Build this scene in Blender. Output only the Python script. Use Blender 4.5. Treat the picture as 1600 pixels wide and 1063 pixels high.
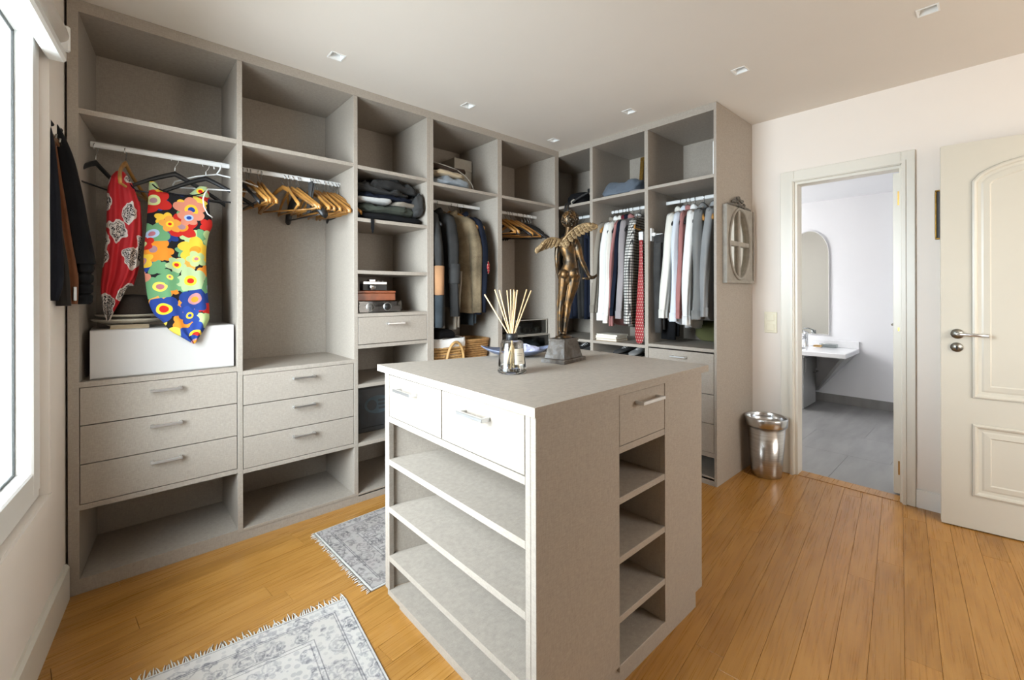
import bpy, bmesh, math, random
from math import sin, cos, pi, radians, sqrt, atan2
from mathutils import Vector, Matrix, noise
random.seed(7)
S = bpy.context.scene
for o in list(bpy.data.objects): bpy.data.objects.remove(o)
# ------------------------------------------------------------------ camera
FPX, HOR, YAW = 688.97, 458.2, 0.7330
cam = bpy.data.objects.new('camera', bpy.data.cameras.new('camera')); S.collection.objects.link(cam)
cam.data.sensor_width = 36; cam.data.lens = FPX*36/1600
cam.data.shift_y = -(531.5-HOR)/1600; cam.data.shift_x = 0.0003
cam.data.clip_start = .02
cam.matrix_world = Matrix.Translation((.165, -2.593, 1.261)) @ Matrix.Rotation(-YAW, 4, 'Z') @ Matrix.Rotation(pi/2, 4, 'X') @ Matrix.Rotation(-.0025, 4, 'Z')
S.camera = cam
# ------------------------------------------------------------------ world, lights, exposure
S.view_settings.view_transform = 'Standard'; S.view_settings.look = 'None'
S.view_settings.gamma = 1; S.view_settings.use_curve_mapping = False
S.view_settings.exposure = 0.92
W = bpy.data.worlds.new('sky'); S.world = W; W.use_nodes = True
nt = W.node_tree; nt.nodes.clear()
wo = nt.nodes.new('ShaderNodeOutputWorld'); bg = nt.nodes.new('ShaderNodeBackground')
tc = nt.nodes.new('ShaderNodeTexCoord'); sx = nt.nodes.new('ShaderNodeSeparateXYZ'); cr = nt.nodes.new('ShaderNodeValToRGB')
nt.links.new(tc.outputs['Generated'], sx.inputs[0])
mp = nt.nodes.new('ShaderNodeMapRange'); mp.inputs[1].default_value = -1; nt.links.new(sx.outputs[2], mp.inputs[0])
nt.links.new(mp.outputs[0], cr.inputs[0]); nt.links.new(cr.outputs[0], bg.inputs[0]); nt.links.new(bg.outputs[0], wo.inputs[0])
cr.color_ramp.elements[0].position = .44; cr.color_ramp.elements[0].color = (.30, .29, .26, 1)
cr.color_ramp.elements[1].position = .56; cr.color_ramp.elements[1].color = (.93, .97, 1, 1)
bg.inputs[1].default_value = 3.2
LW = 0.1063       # slant of the window wall (radians): x = 0 at the wardrobe front, leaning outwards towards the camera
def area(name, loc, rot, sx_, sy_, power, col=(1, 1, 1), portal=False, spread=pi):
    l = bpy.data.lights.new(name, 'AREA'); l.shape = 'RECTANGLE'; l.size = sx_; l.size_y = sy_; l.energy = power; l.color = col
    l.spread = spread
    o = bpy.data.objects.new(name, l); S.collection.objects.link(o); o.location = loc; o.rotation_euler = rot
    if portal: l.cycles.is_portal = True
    return o
# daylight arriving through the long window on the left, an unseen opening added behind the camera for fill, and the bathroom window
area('window_daylight', (-.64, -1.0, 1.5), (0, radians(-78), radians(12)), 1.6, 1.2, 54, (.80, .90, 1), spread=radians(120))
area('rear_fill_light', (2.8, -4.35, 1.5), (radians(90), 0, 0), 1.0, 1.3, 17, (1, .84, .72))  # warm fill added from behind the camera, its source is unseen
area('bathroom_daylight', (5.1, .55, 1.5), (radians(-90), 0, 0), 1.2, 1.3, 21, (1, .98, .96))

# ------------------------------------------------------------------ materials
MT = {}
class NB:
    def __init__(s, name):
        s.m = bpy.data.materials.new(name); s.m.use_nodes = True; s.t = s.m.node_tree; s.t.nodes.clear()
        s.out = s.t.nodes.new('ShaderNodeOutputMaterial'); s.b = s.n('ShaderNodeBsdfPrincipled')
        s.t.links.new(s.b.outputs[0], s.out.inputs[0]); MT[name] = s.m
    def n(s, typ, ins=None, **pr):
        d = s.t.nodes.new(typ)
        for k, v in pr.items(): setattr(d, k, v)
        for k, v in (ins or {}).items(): s.set(d.inputs[k], v)
        return d
    def set(s, i, v):
        if isinstance(v, bpy.types.NodeSocket): s.t.links.new(v, i)
        elif isinstance(v, bpy.types.Node): s.t.links.new(v.outputs[0], i)
        elif i.type == 'RGBA' and not hasattr(v, '__len__'): i.default_value = (v, v, v, 1)
        elif i.type == 'RGBA' and len(v) == 3: i.default_value = (*v, 1)
        else: i.default_value = v
    def p(s, **kw):
        al = dict(base='Base Color', rough='Roughness', metal='Metallic', normal='Normal', sheen='Sheen Weight', spec='Specular IOR Level',
                  trans='Transmission Weight', coat='Coat Weight', ior='IOR', emis='Emission Color', emst='Emission Strength', croug='Coat Roughness', sub='Subsurface Weight')
        for k, v in kw.items(): s.set(s.b.inputs[al[k]], v)
        return s
    def math(s, op, a, b=0., c=0.): return s.n('ShaderNodeMath', {0: a, 1: b, 2: c}, operation=op).outputs[0]
    def co(s, kind='Object'): return s.n('ShaderNodeTexCoord').outputs[kind]
    def map(s, v, scale=(1, 1, 1), rot=(0, 0, 0), loc=(0, 0, 0)):
        return s.n('ShaderNodeMapping', {'Vector': v, 'Scale': scale, 'Rotation': rot, 'Location': loc}).outputs[0]
    def noise(s, v, sc, det=3, rough=.55, dist=0): return s.n('ShaderNodeTexNoise', {'Vector': v, 'Scale': sc, 'Detail': det, 'Roughness': rough, 'Distortion': dist})
    def ramp(s, f, stops, interp='LINEAR'):
        r = s.n('ShaderNodeValToRGB', {'Fac': f}); cr = r.color_ramp; cr.interpolation = interp
        while len(cr.elements) < len(stops): cr.elements.new(.5)
        for e, (p_, c) in zip(cr.elements, stops): e.position = p_; e.color = (*c, 1) if len(c) == 3 else c
        return r.outputs[0]
    def mix(s, f, a, b, bt='MIX'):
        d = s.n('ShaderNodeMix', data_type='RGBA', blend_type=bt); s.set(d.inputs[0], f); s.set(d.inputs[6], a); s.set(d.inputs[7], b); return d.outputs[2]
    def bump(s, h, st=.2, dist=.002): return s.n('ShaderNodeBump', {'Height': h, 'Strength': st, 'Distance': dist}).outputs[0]
    def rnd(s): return s.n('ShaderNodeObjectInfo').outputs['Random']
def srgb(r, g, b):
    f = lambda c: c/12.92 if c <= .04045 else ((c+.055)/1.055)**2.4
    return tuple(f(x/255) for x in (r, g, b))
def plain(name, col, rough=.5, metal=0, var=.06, sc=30, bump=.05, **kw):
    b = NB(name); v = b.co(); n = b.noise(v, sc, 4).outputs[0]
    lo = tuple(c*(1-var) for c in col); hi = tuple(min(1, c*(1+var)) for c in col)
    b.p(base=b.ramp(n, [(.3, lo), (.7, hi)]), rough=rough, metal=metal, **kw)
    if bump: b.p(normal=b.bump(b.noise(v, sc*6, 3).outputs[0], bump, .001))
    return b.m
def linen(name, col):
    b = NB(name); v = b.co()
    a = b.noise(b.map(v, (420, 420, 60)), 1, 2).outputs[0]; c = b.noise(b.map(v, (60, 60, 420)), 1, 2).outputs[0]; d = b.noise(b.map(v, (60, 420, 200)), 1, 2).outputs[0]
    big = b.noise(v, 1.7, 3).outputs[0]
    s_ = b.math('ADD', b.math('ADD', a, c), b.math('MULTIPLY', d, .6))
    s_ = b.math('MULTIPLY_ADD', big, .10, b.math('MULTIPLY', s_, .42))
    lo = tuple(x*.80 for x in col); hi = tuple(x*1.2 for x in col)
    b.p(base=b.ramp(s_, [(.36, lo), (.80, hi)]), rough=.5, spec=.35, normal=b.bump(s_, .06, .0006)); return b.m
linen('linen_laminate', (.355, .312, .265))
def cloth(name, col, rough=.9, var=.12, weave=900, sheen=.15, stripe=None):
    b = NB(name); v = b.co(); w = b.noise(v, weave, 2).outputs[0]; big = b.noise(v, 9, 3).outputs[0]
    f = b.math('MULTIPLY_ADD', big, .5, b.math('MULTIPLY', w, .5))
    lo = tuple(c*(1-var*1.5) for c in col); hi = tuple(min(1, c*(1+var*1.5)) for c in col)
    b.p(base=b.ramp(f, [(.35, lo), (.65, hi)]), rough=rough, sheen=sheen*min(1, sum(col)), spec=.12, normal=b.bump(w, .15, .001)); return b.m
plain('wall_paint', (.84, .775, .71), .7, var=.012, sc=3, bump=.03)
plain('ceiling_paint', (.74, .68, .61), .75, var=.012, sc=3, bump=.02)
plain('trim_paint', (.74, .71, .635), .32, var=.015, sc=4, bump=.01)
plain('white_lacquer', (.86, .855, .83), .3, var=.01, sc=4, bump=.01)
plain('door_paint', (.64, .605, .52), .3, var=.015, sc=4, bump=.012)
plain('bath_wall', (.82, .83, .86), .6, var=.01, sc=3, bump=.02)
plain('dark_gap', (.02, .018, .015), .9, bump=0)
plain('gasket', (.03, .032, .03), .6, bump=0)
plain('chrome', (.62, .63, .64), .22, 1, var=.03, bump=0)
plain('satin_nickel', (.70, .71, .72), .36, 1, var=.03, bump=0)
plain('old_nickel', (.34, .335, .30), .38, 1, var=.1, sc=60, bump=.05)
plain('brass', (.48, .30, .09), .28, 1, var=.1, bump=0)
plain('white_metal', (.78, .78, .77), .35, var=.02, bump=0)
plain('black_plastic', (.012, .012, .013), .42, bump=0)
plain('cream_plastic', (.82, .77, .60), .4, var=.02, bump=0)
b = NB('floor_oak'); v = b.co(); r = b.rnd()
off = b.n('ShaderNodeCombineXYZ', {0: b.math('MULTIPLY', r, 37), 1: b.math('MULTIPLY', r, 91), 2: b.math('MULTIPLY', r, 13)}).outputs[0]
vv = b.n('ShaderNodeVectorMath', {0: v, 1: off}, operation='ADD').outputs[0]
warp = b.noise(b.map(vv, (1.2, 9, 1)), 1, 2).outputs[0]
fl = b.math('MULTIPLY_ADD', b.math('SINE', b.math('MULTIPLY', b.noise(b.map(vv, (.9, 8, 1)), 1, 1).outputs[0], 75)), .5, .5)
fine = b.noise(b.map(vv, (3.5, 200, 40)), 1, 3).outputs[0]
mott = b.noise(b.map(vv, (2.5, 10, 3)), 1, 4).outputs[0]
f = b.math('MULTIPLY_ADD', fl, .09, b.math('MULTIPLY_ADD', fine, .38, b.math('MULTIPLY', mott, .38)))
base = b.ramp(f, [(.22, (.295, .128, .024)), (.45, (.415, .202, .046)), (.70, (.50, .265, .074))])
base = b.mix(.9, base, b.ramp(r, [(0, (.90, .89, .86)), (.5, (1, 1, 1)), (1, (1.06, 1.05, 1.03))]), 'MULTIPLY')
b.p(base=base, rough=b.math('MULTIPLY_ADD', fine, .06, .25), spec=.42, normal=b.bump(fine, .04, .0006))
b = NB('bath_tile'); v = b.co('Object'); n1 = b.noise(b.map(v, (2, 9, 2)), 1, 5).outputs[0]
b.p(base=b.ramp(n1, [(.3, (.20, .198, .195)), (.7, (.275, .272, .268))]), rough=.45)
# window glass: mostly clear, a little gloss
def pane(name, tint, gl):
    b = NB(name); t = b.n('ShaderNodeBsdfTransparent', {'Color': tint}); g = b.n('ShaderNodeBsdfGlossy', {'Roughness': .02})
    fr = b.math('MULTIPLY_ADD', b.math('POWER', b.n('ShaderNodeLayerWeight', {'Blend': .5}).outputs['Facing'], 5), .8, .03)
    mx = b.n('ShaderNodeMixShader', {0: b.math('MULTIPLY', fr, gl), 1: t, 2: g}); b.t.links.new(mx.outputs[0], b.out.inputs[0]); return b.m
pane('window_glass', (.97, .985, .98), .8)
pane('acrylic', (.86, .88, .88), 1.6)

# ------------------------------------------------------------------ mesh helpers
I4 = Matrix.Identity(4)
MW = {}
class MB:
    def __init__(s): s.v = []; s.f = []; s.sm = []
    def add(s, vs, fs, smooth=False, M=None):
        k = len(s.v)
        s.v += [tuple(M @ Vector(q)) for q in vs] if M is not None else [tuple(q) for q in vs]
        s.f += [tuple(i+k for i in q) for q in fs]; s.sm += [smooth]*len(fs); return s
    def box(s, x0, x1, y0, y1, z0, z1, M=None, c=0):
        if c <= 0:
            v = [(x, y, z) for z in (z0, z1) for y in (y0, y1) for x in (x0, x1)]
            return s.add(v, [(0, 2, 3, 1), (4, 5, 7, 6), (0, 1, 5, 4), (2, 6, 7, 3), (0, 4, 6, 2), (1, 3, 7, 5)], False, M)
        # chamfered box: three rectangles per axis hull
        X = (x0, x1); Y = (y0, y1); Z = (z0, z1); v = []; idx = {}
        for i in (0, 1):
            for j in (0, 1):
                for k in (0, 1):
                    dx, dy, dz = (c if i == 0 else -c), (c if j == 0 else -c), (c if k == 0 else -c)
                    for a, q in enumerate(((X[i], Y[j]+dy, Z[k]+dz), (X[i]+dx, Y[j], Z[k]+dz), (X[i]+dx, Y[j]+dy, Z[k]))):
                        idx[i, j, k, a] = len(v); v.append(q)
        g = lambda i, j, k, a: idx[i, j, k, a]
        f = []
        f += [[g(0, 0, 0, 0), g(0, 0, 1, 0), g(0, 1, 1, 0), g(0, 1, 0, 0)], [g(1, 0, 0, 0), g(1, 1, 0, 0), g(1, 1, 1, 0), g(1, 0, 1, 0)]]
        f += [[g(0, 0, 0, 1), g(1, 0, 0, 1), g(1, 0, 1, 1), g(0, 0, 1, 1)], [g(0, 1, 0, 1), g(0, 1, 1, 1), g(1, 1, 1, 1), g(1, 1, 0, 1)]]
        f += [[g(0, 0, 0, 2), g(0, 1, 0, 2), g(1, 1, 0, 2), g(1, 0, 0, 2)], [g(0, 0, 1, 2), g(1, 0, 1, 2), g(1, 1, 1, 2), g(0, 1, 1, 2)]]
        for j in (0, 1):
            for k in (0, 1): f.append([g(0, j, k, 1), g(1, j, k, 1), g(1, j, k, 2), g(0, j, k, 2)])
        for i in (0, 1):
            for k in (0, 1): f.append([g(i, 0, k, 0), g(i, 1, k, 0), g(i, 1, k, 2), g(i, 0, k, 2)])
        for i in (0, 1):
            for j in (0, 1): f.append([g(i, j, 0, 0), g(i, j, 1, 0), g(i, j, 1, 1), g(i, j, 0, 1)])
        for i in (0, 1):
            for j in (0, 1):
                for k in (0, 1): f.append([g(i, j, k, 0), g(i, j, k, 1), g(i, j, k, 2)])
        return s.add(v, f, False, M)
    def prism(s, poly, h0, h1, ax='z', M=None, smooth=False):
        # polygon in (u,v), extruded along ax
        n = len(poly); P = {'z': lambda u, v, h: (u, v, h), 'y': lambda u, v, h: (u, h, v), 'x': lambda u, v, h: (h, u, v)}[ax]
        v = [P(a, b, h0) for a, b in poly]+[P(a, b, h1) for a, b in poly]
        f = [tuple(range(n))[::-1], tuple(range(n, 2*n))]+[(i, (i+1) % n, n+(i+1) % n, n+i) for i in range(n)]
        return s.add(v, f, smooth, M)
    def loft(s, rings, cap=True, closed=True, smooth=True, M=None):
        n = len(rings[0]); v = [q for r in rings for q in r]; f = []
        for i in range(len(rings)-1):
            for j in range(n if closed else n-1):
                k = (j+1) % n; f.append((i*n+j, i*n+k, (i+1)*n+k, (i+1)*n+j))
        if cap and closed: f += [tuple(range(n))[::-1], tuple(range((len(rings)-1)*n, len(rings)*n))]
        return s.add(v, f, smooth, M)
    def tube(s, pts, r, n=8, cap=True, M=None, flat=1, smooth=True):
        pts = [Vector(q) for q in pts]; rings = []; up = None
        for i, q in enumerate(pts):
            t = (pts[min(i+1, len(pts)-1)]-pts[max(i-1, 0)]).normalized()
            if up is None: up = Vector((0, 0, 1)) if abs(t.z) < .9 else Vector((1, 0, 0))
            a = t.cross(up).normalized(); up = a.cross(t).normalized()
            rr = r[i] if hasattr(r, '__len__') else r
            rings.append([q+a*rr*cos(2*pi*k/n)+up*rr*flat*sin(2*pi*k/n) for k in range(n)])
        return s.loft(rings, cap, True, smooth, M)
    def lathe(s, prof, n=24, c=(0, 0, 0), sx=1, sy=1, M=None, cap=True):
        return s.loft([[(c[0]+r*sx*cos(2*pi*k/n), c[1]+r*sy*sin(2*pi*k/n), c[2]+z) for k in range(n)] for r, z in prof], cap, True, True, M)
    def ball(s, c, r, n=10, m=7, sc=(1, 1, 1), M=None):
        return s.loft([[(c[0]+r*sc[0]*sin(pi*i/m)*cos(2*pi*k/n), c[1]+r*sc[1]*sin(pi*i/m)*sin(2*pi*k/n), c[2]-r*sc[2]*cos(pi*i/m)) for k in range(n)] for i in range(m+1)], False, True, True, M)
    def build(s, name, mat, parent=None, local=False, label=None, kind=None):
        me = bpy.data.meshes.new(name)
        v = s.v
        if parent is not None and not local:
            Mi = MW[parent.name].inverted(); v = [tuple(Mi @ Vector(q)) for q in v]
        me.from_pydata(v, [], s.f); me.polygons.foreach_set('use_smooth', s.sm)
        bm = bmesh.new(); bm.from_mesh(me); bmesh.ops.recalc_face_normals(bm, faces=bm.faces); bm.to_mesh(me); bm.free()
        me.materials.append(MT[mat] if isinstance(mat, str) else mat)
        o = bpy.data.objects.new(name, me); S.collection.objects.link(o)
        if parent is not None: o.parent = parent
        MW[o.name] = MW[parent.name] if parent is not None else I4
        if label: o['label'] = label
        if kind: o['kind'] = kind
        return o
def thing(name, label, cat, loc=(0, 0, 0), rz=0, group=None, tilt=None):
    o = bpy.data.objects.new(name, None); S.collection.objects.link(o); o.empty_display_size = .05
    M = Matrix.Translation(loc) @ Matrix.Rotation(rz, 4, 'Z')
    if tilt: M = M @ tilt
    o.matrix_basis = M; MW[o.name] = M; o['label'] = label; o['category'] = cat
    if group: o['group'] = group
    return o
def tag(o, label, cat, group=None):
    o['label'] = label; o['category'] = cat
    if group: o['group'] = group
    return o
def dup(root, M, label, group=None):
    r = root.copy(); S.collection.objects.link(r); r.matrix_basis = M; MW[r.name] = M; r['label'] = label
    if group: r['group'] = group
    for ch in root.children:
        c = ch.copy(); S.collection.objects.link(c); c.parent = r; MW[c.name] = M
        for g in ch.children:
            d = g.copy(); S.collection.objects.link(d); d.parent = c; MW[d.name] = M
    return r
def rot2(x, y, a): return (x*cos(a)-y*sin(a), x*sin(a)+y*cos(a))
# ================================================================== SETTING
XB, XW, YE, H = 3.058, 3.669, -1.361, 2.5
YF = -4.2
def struct(mb, name, mat, parent=None): return mb.build(name, mat, parent, kind='structure' if parent is None else None)
# window wall: local frame, x = outwards normal of room (negative = outside), y along wall (0 at wardrobe front, negative to camera)
WL = Matrix.Translation((.010, 0, 0)) @ Matrix.Rotation(-LW, 4, 'Z')
wy0, wy1, wz0, wz1 = -1.95, -.262, .53, 2.27
m = MB(); T = .30
for a in ((-4.4, wy0, -.02, H+.02), (wy1, .75, -.02, H+.02), (wy0, wy1, -.02, wz0), (wy0, wy1, wz1, H+.02)): m.box(-T, 0, a[0], a[1], a[2], a[3], WL)
wall_left = struct(m, 'wall_left', 'wall_paint')
m = MB(); m.box(0, .016, -4.2, -.012, 0, .135, WL).add([(0, -4.2, .135), (.016, -4.2, .135), (.008, -4.2, .148), (0, -4.2, .148), (0, -.012, .135), (.016, -.012, .135), (.008, -.012, .148), (0, -.012, .148)],
    [(0, 1, 2, 3), (7, 6, 5, 4), (1, 5, 6, 2), (2, 6, 7, 3), (0, 4, 5, 1)], False, WL)
struct(m, 'baseboard_left', 'trim_paint')
# window_1: fixed frame, casement sash, gasket, pane
win = MB()
def frame(mb, y0, y1, z0, z1, w, xa, xb, c=0):
    mb.box(xa, xb, y0, y0+w, z0, z1, WL, c); mb.box(xa, xb, y1-w, y1, z0, z1, WL, c)
    mb.box(xa, xb, y0+w, y1-w, z0, z0+w, WL, c); mb.box(xa, xb, y0+w, y1-w, z1-w, z1, WL, c)
frame(win, wy0+.003, wy1-.003, wz0+.003, wz1-.003, .035, -.10, -.022)
w1 = struct(win, 'window_1', 'white_lacquer')
m = MB(); frame(m, wy0+.035, wy1-.035, wz0+.035, wz1-.035, .085, -.085, -.012, .006); m.build('sash', 'white_lacquer', w1)
m = MB(); frame(m, wy0+.120, wy1-.120, wz0+.120, wz1-.120, .007, -.061, -.0545); m.build('gasket', 'gasket', w1)
m = MB(); m.box(-.06, -.056, wy0+.127, wy1-.127, wz0+.127, wz1-.127, WL); m.build('pane', 'window_glass', w1)
m = MB(); m.box(-.42, -.102, wy0+.01, wy1-.01, wz0-.02, wz0+.012, WL); m.build('outer_sill', 'white_lacquer', w1)
m = MB()
m.prism([(-.125, wz0), (-.125, 2.12), (-.285, 2.12), (-.285, wz0)], wy1-.04, wy1-.012, 'y', WL)
m.box(-.285, -.125, wy1-.16, wy1-.04, wz0+.012, 2.11, WL)
m.build('outer_reveal', 'white_lacquer', w1)
# sill trim below and beside the window, roller blind cassette above
m = MB(); m.box(0, .008, wy0-.05, wy1+.02, wz0-.055, wz0-.001, WL); m.box(0, .006, wy1, wy1+.022, wz0, wz1-.1, WL)
struct(m, 'trim_1', 'wall_paint')
t = thing('roller_blind', 'off-white roller blind cassette mounted across the top of the window', 'blind', tuple(WL @ Vector((0, -1.4, 2.2))))
m = MB(); m.box(.001, .055, wy0-.05, wy1-.01, 2.115, 2.155, WL, .008); m.build('cassette', 'white_lacquer', t)
m = MB(); m.tube([WL @ Vector((.034, wy0-.04, 2.21)), WL @ Vector((.034, wy1-.03, 2.21))], .03, 16); m.build('fabric_roll', 'wall_paint', t)
m = MB(); m.box(.001, .065, wy1-.03, wy1-.012, 2.155, 2.25, WL, .005); m.build('end_bracket', 'white_lacquer', t)
# back wall, right wall with doorway, unseen front wall with an opening added for fill light
m = MB(); m.box(-.3, XW+.1, .62, .78, -.02, H+.02); struct(m, 'wall_back', 'wall_paint')
dy0, dy1, dz = -2.193, -1.634, 2.022
m = MB(); m.box(XW, XW+.1, dy1, .62, -.02, H+.02).box(XW, XW+.1, YF-.1, dy0, -.02, H+.02).box(XW, XW+.1, dy0, dy1, dz, H+.02)
struct(m, 'wall_right', 'wall_paint')
m = MB(); fx0, fx1, fz0, fz1 = 2.2, 3.4, .85, 2.2
m.box(-.8, fx0, YF-.2, YF, -.02, H+.02).box(fx1, XW, YF-.2, YF, -.02, H+.02).box(fx0, fx1, YF-.2, YF, -.02, fz0).box(fx0, fx1, YF-.2, YF, fz1, H+.02)
struct(m, 'wall_front', 'wall_paint')
m = MB(); m.box(fx0, fx1, YF-.12, YF-.06, fz0, fz0+.08).box(fx0, fx1, YF-.12, YF-.06, fz1-.08, fz1).box(fx0, fx0+.08, YF-.12, YF-.06, fz0+.08, fz1-.08).box(fx1-.08, fx1, YF-.12, YF-.06, fz0+.08, fz1-.08).box(2.77, 2.83, YF-.12, YF-.06, fz0+.08, fz1-.08)
w2 = struct(m, 'added_fill_window', 'white_lacquer'); m = MB(); m.box(fx0+.08, 2.77, YF-.095, YF-.09, fz0+.08, fz1-.08).box(2.83, fx1-.08, YF-.095, YF-.09, fz0+.08, fz1-.08); m.build('pane', 'window_glass', w2)  # unseen window, added to let fill light in from behind
m = MB(); m.box(XW-.014, XW-.001, YF, dy0-.064, 0, .106).box(XW-.014, XW-.001, dy1+.081, -1.361, 0, .106); struct(m, 'baseboard_right', 'white_lacquer')
# ceiling with square recesses for the spotlights
LP = [(1.028, -.274), (1.899, -.24), (2.809, -.169), (2.776, -.896), (2.757, -1.62), (2.823, -2.379)]
hs = .031
xs = sorted({-.9, XW+.1} | {x+d for x, y in LP for d in (-hs, hs)}); ys = sorted({YF-.2, .78} | {y+d for x, y in LP for d in (-hs, hs)})
m = MB()
for i in range(len(xs)-1):
    for j in range(len(ys)-1):
        cx, cy = (xs[i]+xs[i+1])/2, (ys[j]+ys[j+1])/2
        if any(abs(cx-x) < hs and abs(cy-y) < hs for x, y in LP): continue
        m.add([(xs[i], ys[j], H), (xs[i+1], ys[j], H), (xs[i+1], ys[j+1], H), (xs[i], ys[j+1], H)], [(0, 1, 2, 3)])
m.box(-.9, XW+.1, YF-.2, .78, H+.08, H+.16)
struct(m, 'ceiling', 'ceiling_paint')
# floor: slab plus individual oak planks laid square to the window wall
m = MB(); m.box(-.8, XW+.1, YF, .62, -.06, -.0215); floor = struct(m, 'floor', 'dark_gap')
def clip(poly, a, b, c):   # keep a*x+b*y <= c
    out = []
    for i in range(len(poly)):
        p, q = poly[i-1], poly[i]; dp, dq = a*p[0]+b*p[1]-c, a*q[0]+b*q[1]-c
        if dp*dq < 0: t_ = dp/(dp-dq); out.append((p[0]+(q[0]-p[0])*t_, p[1]+(q[1]-p[1])*t_))
        if dq <= 0: out.append(q)
    return out
PWd, n0 = .0939, -2.134
du = (cos(.1152), sin(.1152)); dn = (-sin(.1152), cos(.1152))
rr = random.Random(11); cnt = 0
for k in range(-20, 24):
    s_ = -.75-rr.random()*1.1; na = n0+k*PWd+.0003; nb_ = na+PWd-.0006
    while s_ < 4.2:
        L = rr.uniform(1.2, 2.3); sa, sb = s_+.0005, s_+L-.0005; s_ += L
        def poly_at(g):
            P = [(sa+g, na+g), (sb-g, na+g), (sb-g, nb_-g), (sa+g, nb_-g)]
            P = [(a*du[0]+b_*dn[0], a*du[1]+b_*dn[1]) for a, b_ in P]
            for c in ((-1, math.tan(LW), -.0145-g), (1, 0, XW-.002-g), (0, -1, 3.55-g), (0, 1, .06-g)):
                P = clip(P, *c)
                if len(P) < 3: return None
            return P
        lo, hi = poly_at(0), poly_at(.0005)
        if not lo or not hi or len(lo) != len(hi): continue
        if all(y > .01 for x, y in lo) or all(x > 3.09 and y > -1.33 for x, y in lo): continue
        cx = sum(q[0] for q in lo)/len(lo); cy = sum(q[1] for q in lo)/len(lo)
        n = len(lo); v = [(x, y, -.02) for x, y in lo]+[(x, y, -.0008) for x, y in lo]+[(x, y, 0) for x, y in hi]
        f = [tuple(range(n))[::-1], tuple(range(2*n, 3*n))]+[(i, (i+1) % n, n+(i+1) % n, n+i) for i in range(n)]+[(n+i, n+(i+1) % n, 2*n+(i+1) % n, 2*n+i) for i in range(n)]
        Mi = (Matrix.Translation((cx, cy, 0)) @ Matrix.Rotation(.1152, 4, 'Z'))
        mm = MB(); inv = Mi.inverted(); mm.add([inv @ Vector(q) for q in v], f)
        o = mm.build('plank', 'floor_oak', floor, local=True); o.matrix_basis = Mi; cnt += 1
print('planks', cnt)
# spotlights
for i, (x, y) in enumerate(LP):
    lab = ['square recessed ceiling spotlight nearest the window, above the first bay', 'square recessed ceiling spotlight above the folded clothes bay', 'square recessed ceiling spotlight closest to the wardrobe corner',
           'square recessed ceiling spotlight over the middle of the right-hand wardrobe run', 'square recessed ceiling spotlight just off the free end of the right-hand wardrobe', 'square recessed ceiling spotlight near the open white door, topmost in the picture'][i]
    t = thing('ceiling_spotlight', lab, 'spotlight', (x, y, H), group='recessed ceiling spotlights')
    m = MB(); o_ = .037
    for a in ((-o_, o_, -o_, -hs), (-o_, o_, hs, o_), (-o_, -hs, -hs, hs), (hs, o_, -hs, hs)): m.box(x+a[0], x+a[1], y+a[2], y+a[3], H-.003, H-.0002)
    m.build('trim_frame', 'white_lacquer', t)
    m = MB(); q = .022
    m.loft([[(x-hs, y-hs, H), (x+hs, y-hs, H), (x+hs, y+hs, H), (x-hs, y+hs, H)], [(x-q, y-q, H+.04), (x+q, y-q, H+.04), (x+q, y+q, H+.04), (x-q, y+q, H+.04)]], False, True, False); m.build('reflector', 'white_lacquer', t)
    m = MB(); m.box(x-q, x+q, y-q, y+q, H+.04, H+.05); m.build('lamp_housing', 'satin_nickel', t)
    m = MB(); m.lathe([(.001, .028), (.017, .028), (.02, .04)], 16, (x, y, H)); m.build('lamp', 'old_nickel', t)
# doorway casing (door_1) with the bathroom leaf open inwards
m = MB(); cw0, cw1, ct = .063, .082, 2.10
prof = [(-.02, -.022), (-.004, .0), (0, 0)]
m.box(XW-.02, XW, dy1, dy1+cw1, 0, ct, None, .003).box(XW-.02, XW, dy0-cw0, dy0, 0, ct, None, .003).box(XW-.02, XW, dy0, dy1, dz, ct, None, .003)
m.box(XW-.028, XW-.02, dy1+.006, dy1+.022, 0, dz+.006).box(XW-.028, XW-.02, dy0-.022, dy0-.006, 0, dz+.006).box(XW-.028, XW-.02, dy0-.022, dy1+.022, dz+.006, dz+.022)
m.box(XW, XW+.1, dy1-.016, dy1, 0, dz).box(XW, XW+.1, dy0, dy0+.010, 0, dz).box(XW, XW+.1, dy0+.010, dy1-.016, dz-.016, dz)
d1 = struct(m, 'door_1', 'trim_paint')
m = MB(); Ml = Matrix.Translation((XW+.103, dy0+.012, 0)) @ Matrix.Rotation(radians(-1), 4, 'Z'); m.box(0, .55, 0, .04, .012, 2.0, Ml, .002); m.build('door_leaf', 'trim_paint', d1)
m = MB()
for z, h_ in ((1.80, .085), (1.02, .022), (.13, .085)): m.box(XW+.0995, XW+.1025, dy0+.013, dy0+.030, z, z+h_)
hg = m.build('hinge', 'brass', d1)
m = MB(); p0 = Ml @ Vector((.49, .04, 1.04)); m.tube([p0, p0+Vector((0, .06, 0))], .009, 10).tube([p0+Vector((0, .055, 0)), p0+Vector((-.1, .062, -.004))], .008, 10); m.build('door_handle', 'old_nickel', d1)
m = MB(); m.box(XW-.004, XW+.1, dy0+.010, dy1-.016, -.02, .003); struct(m, 'trim_2', 'floor_oak')
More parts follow.
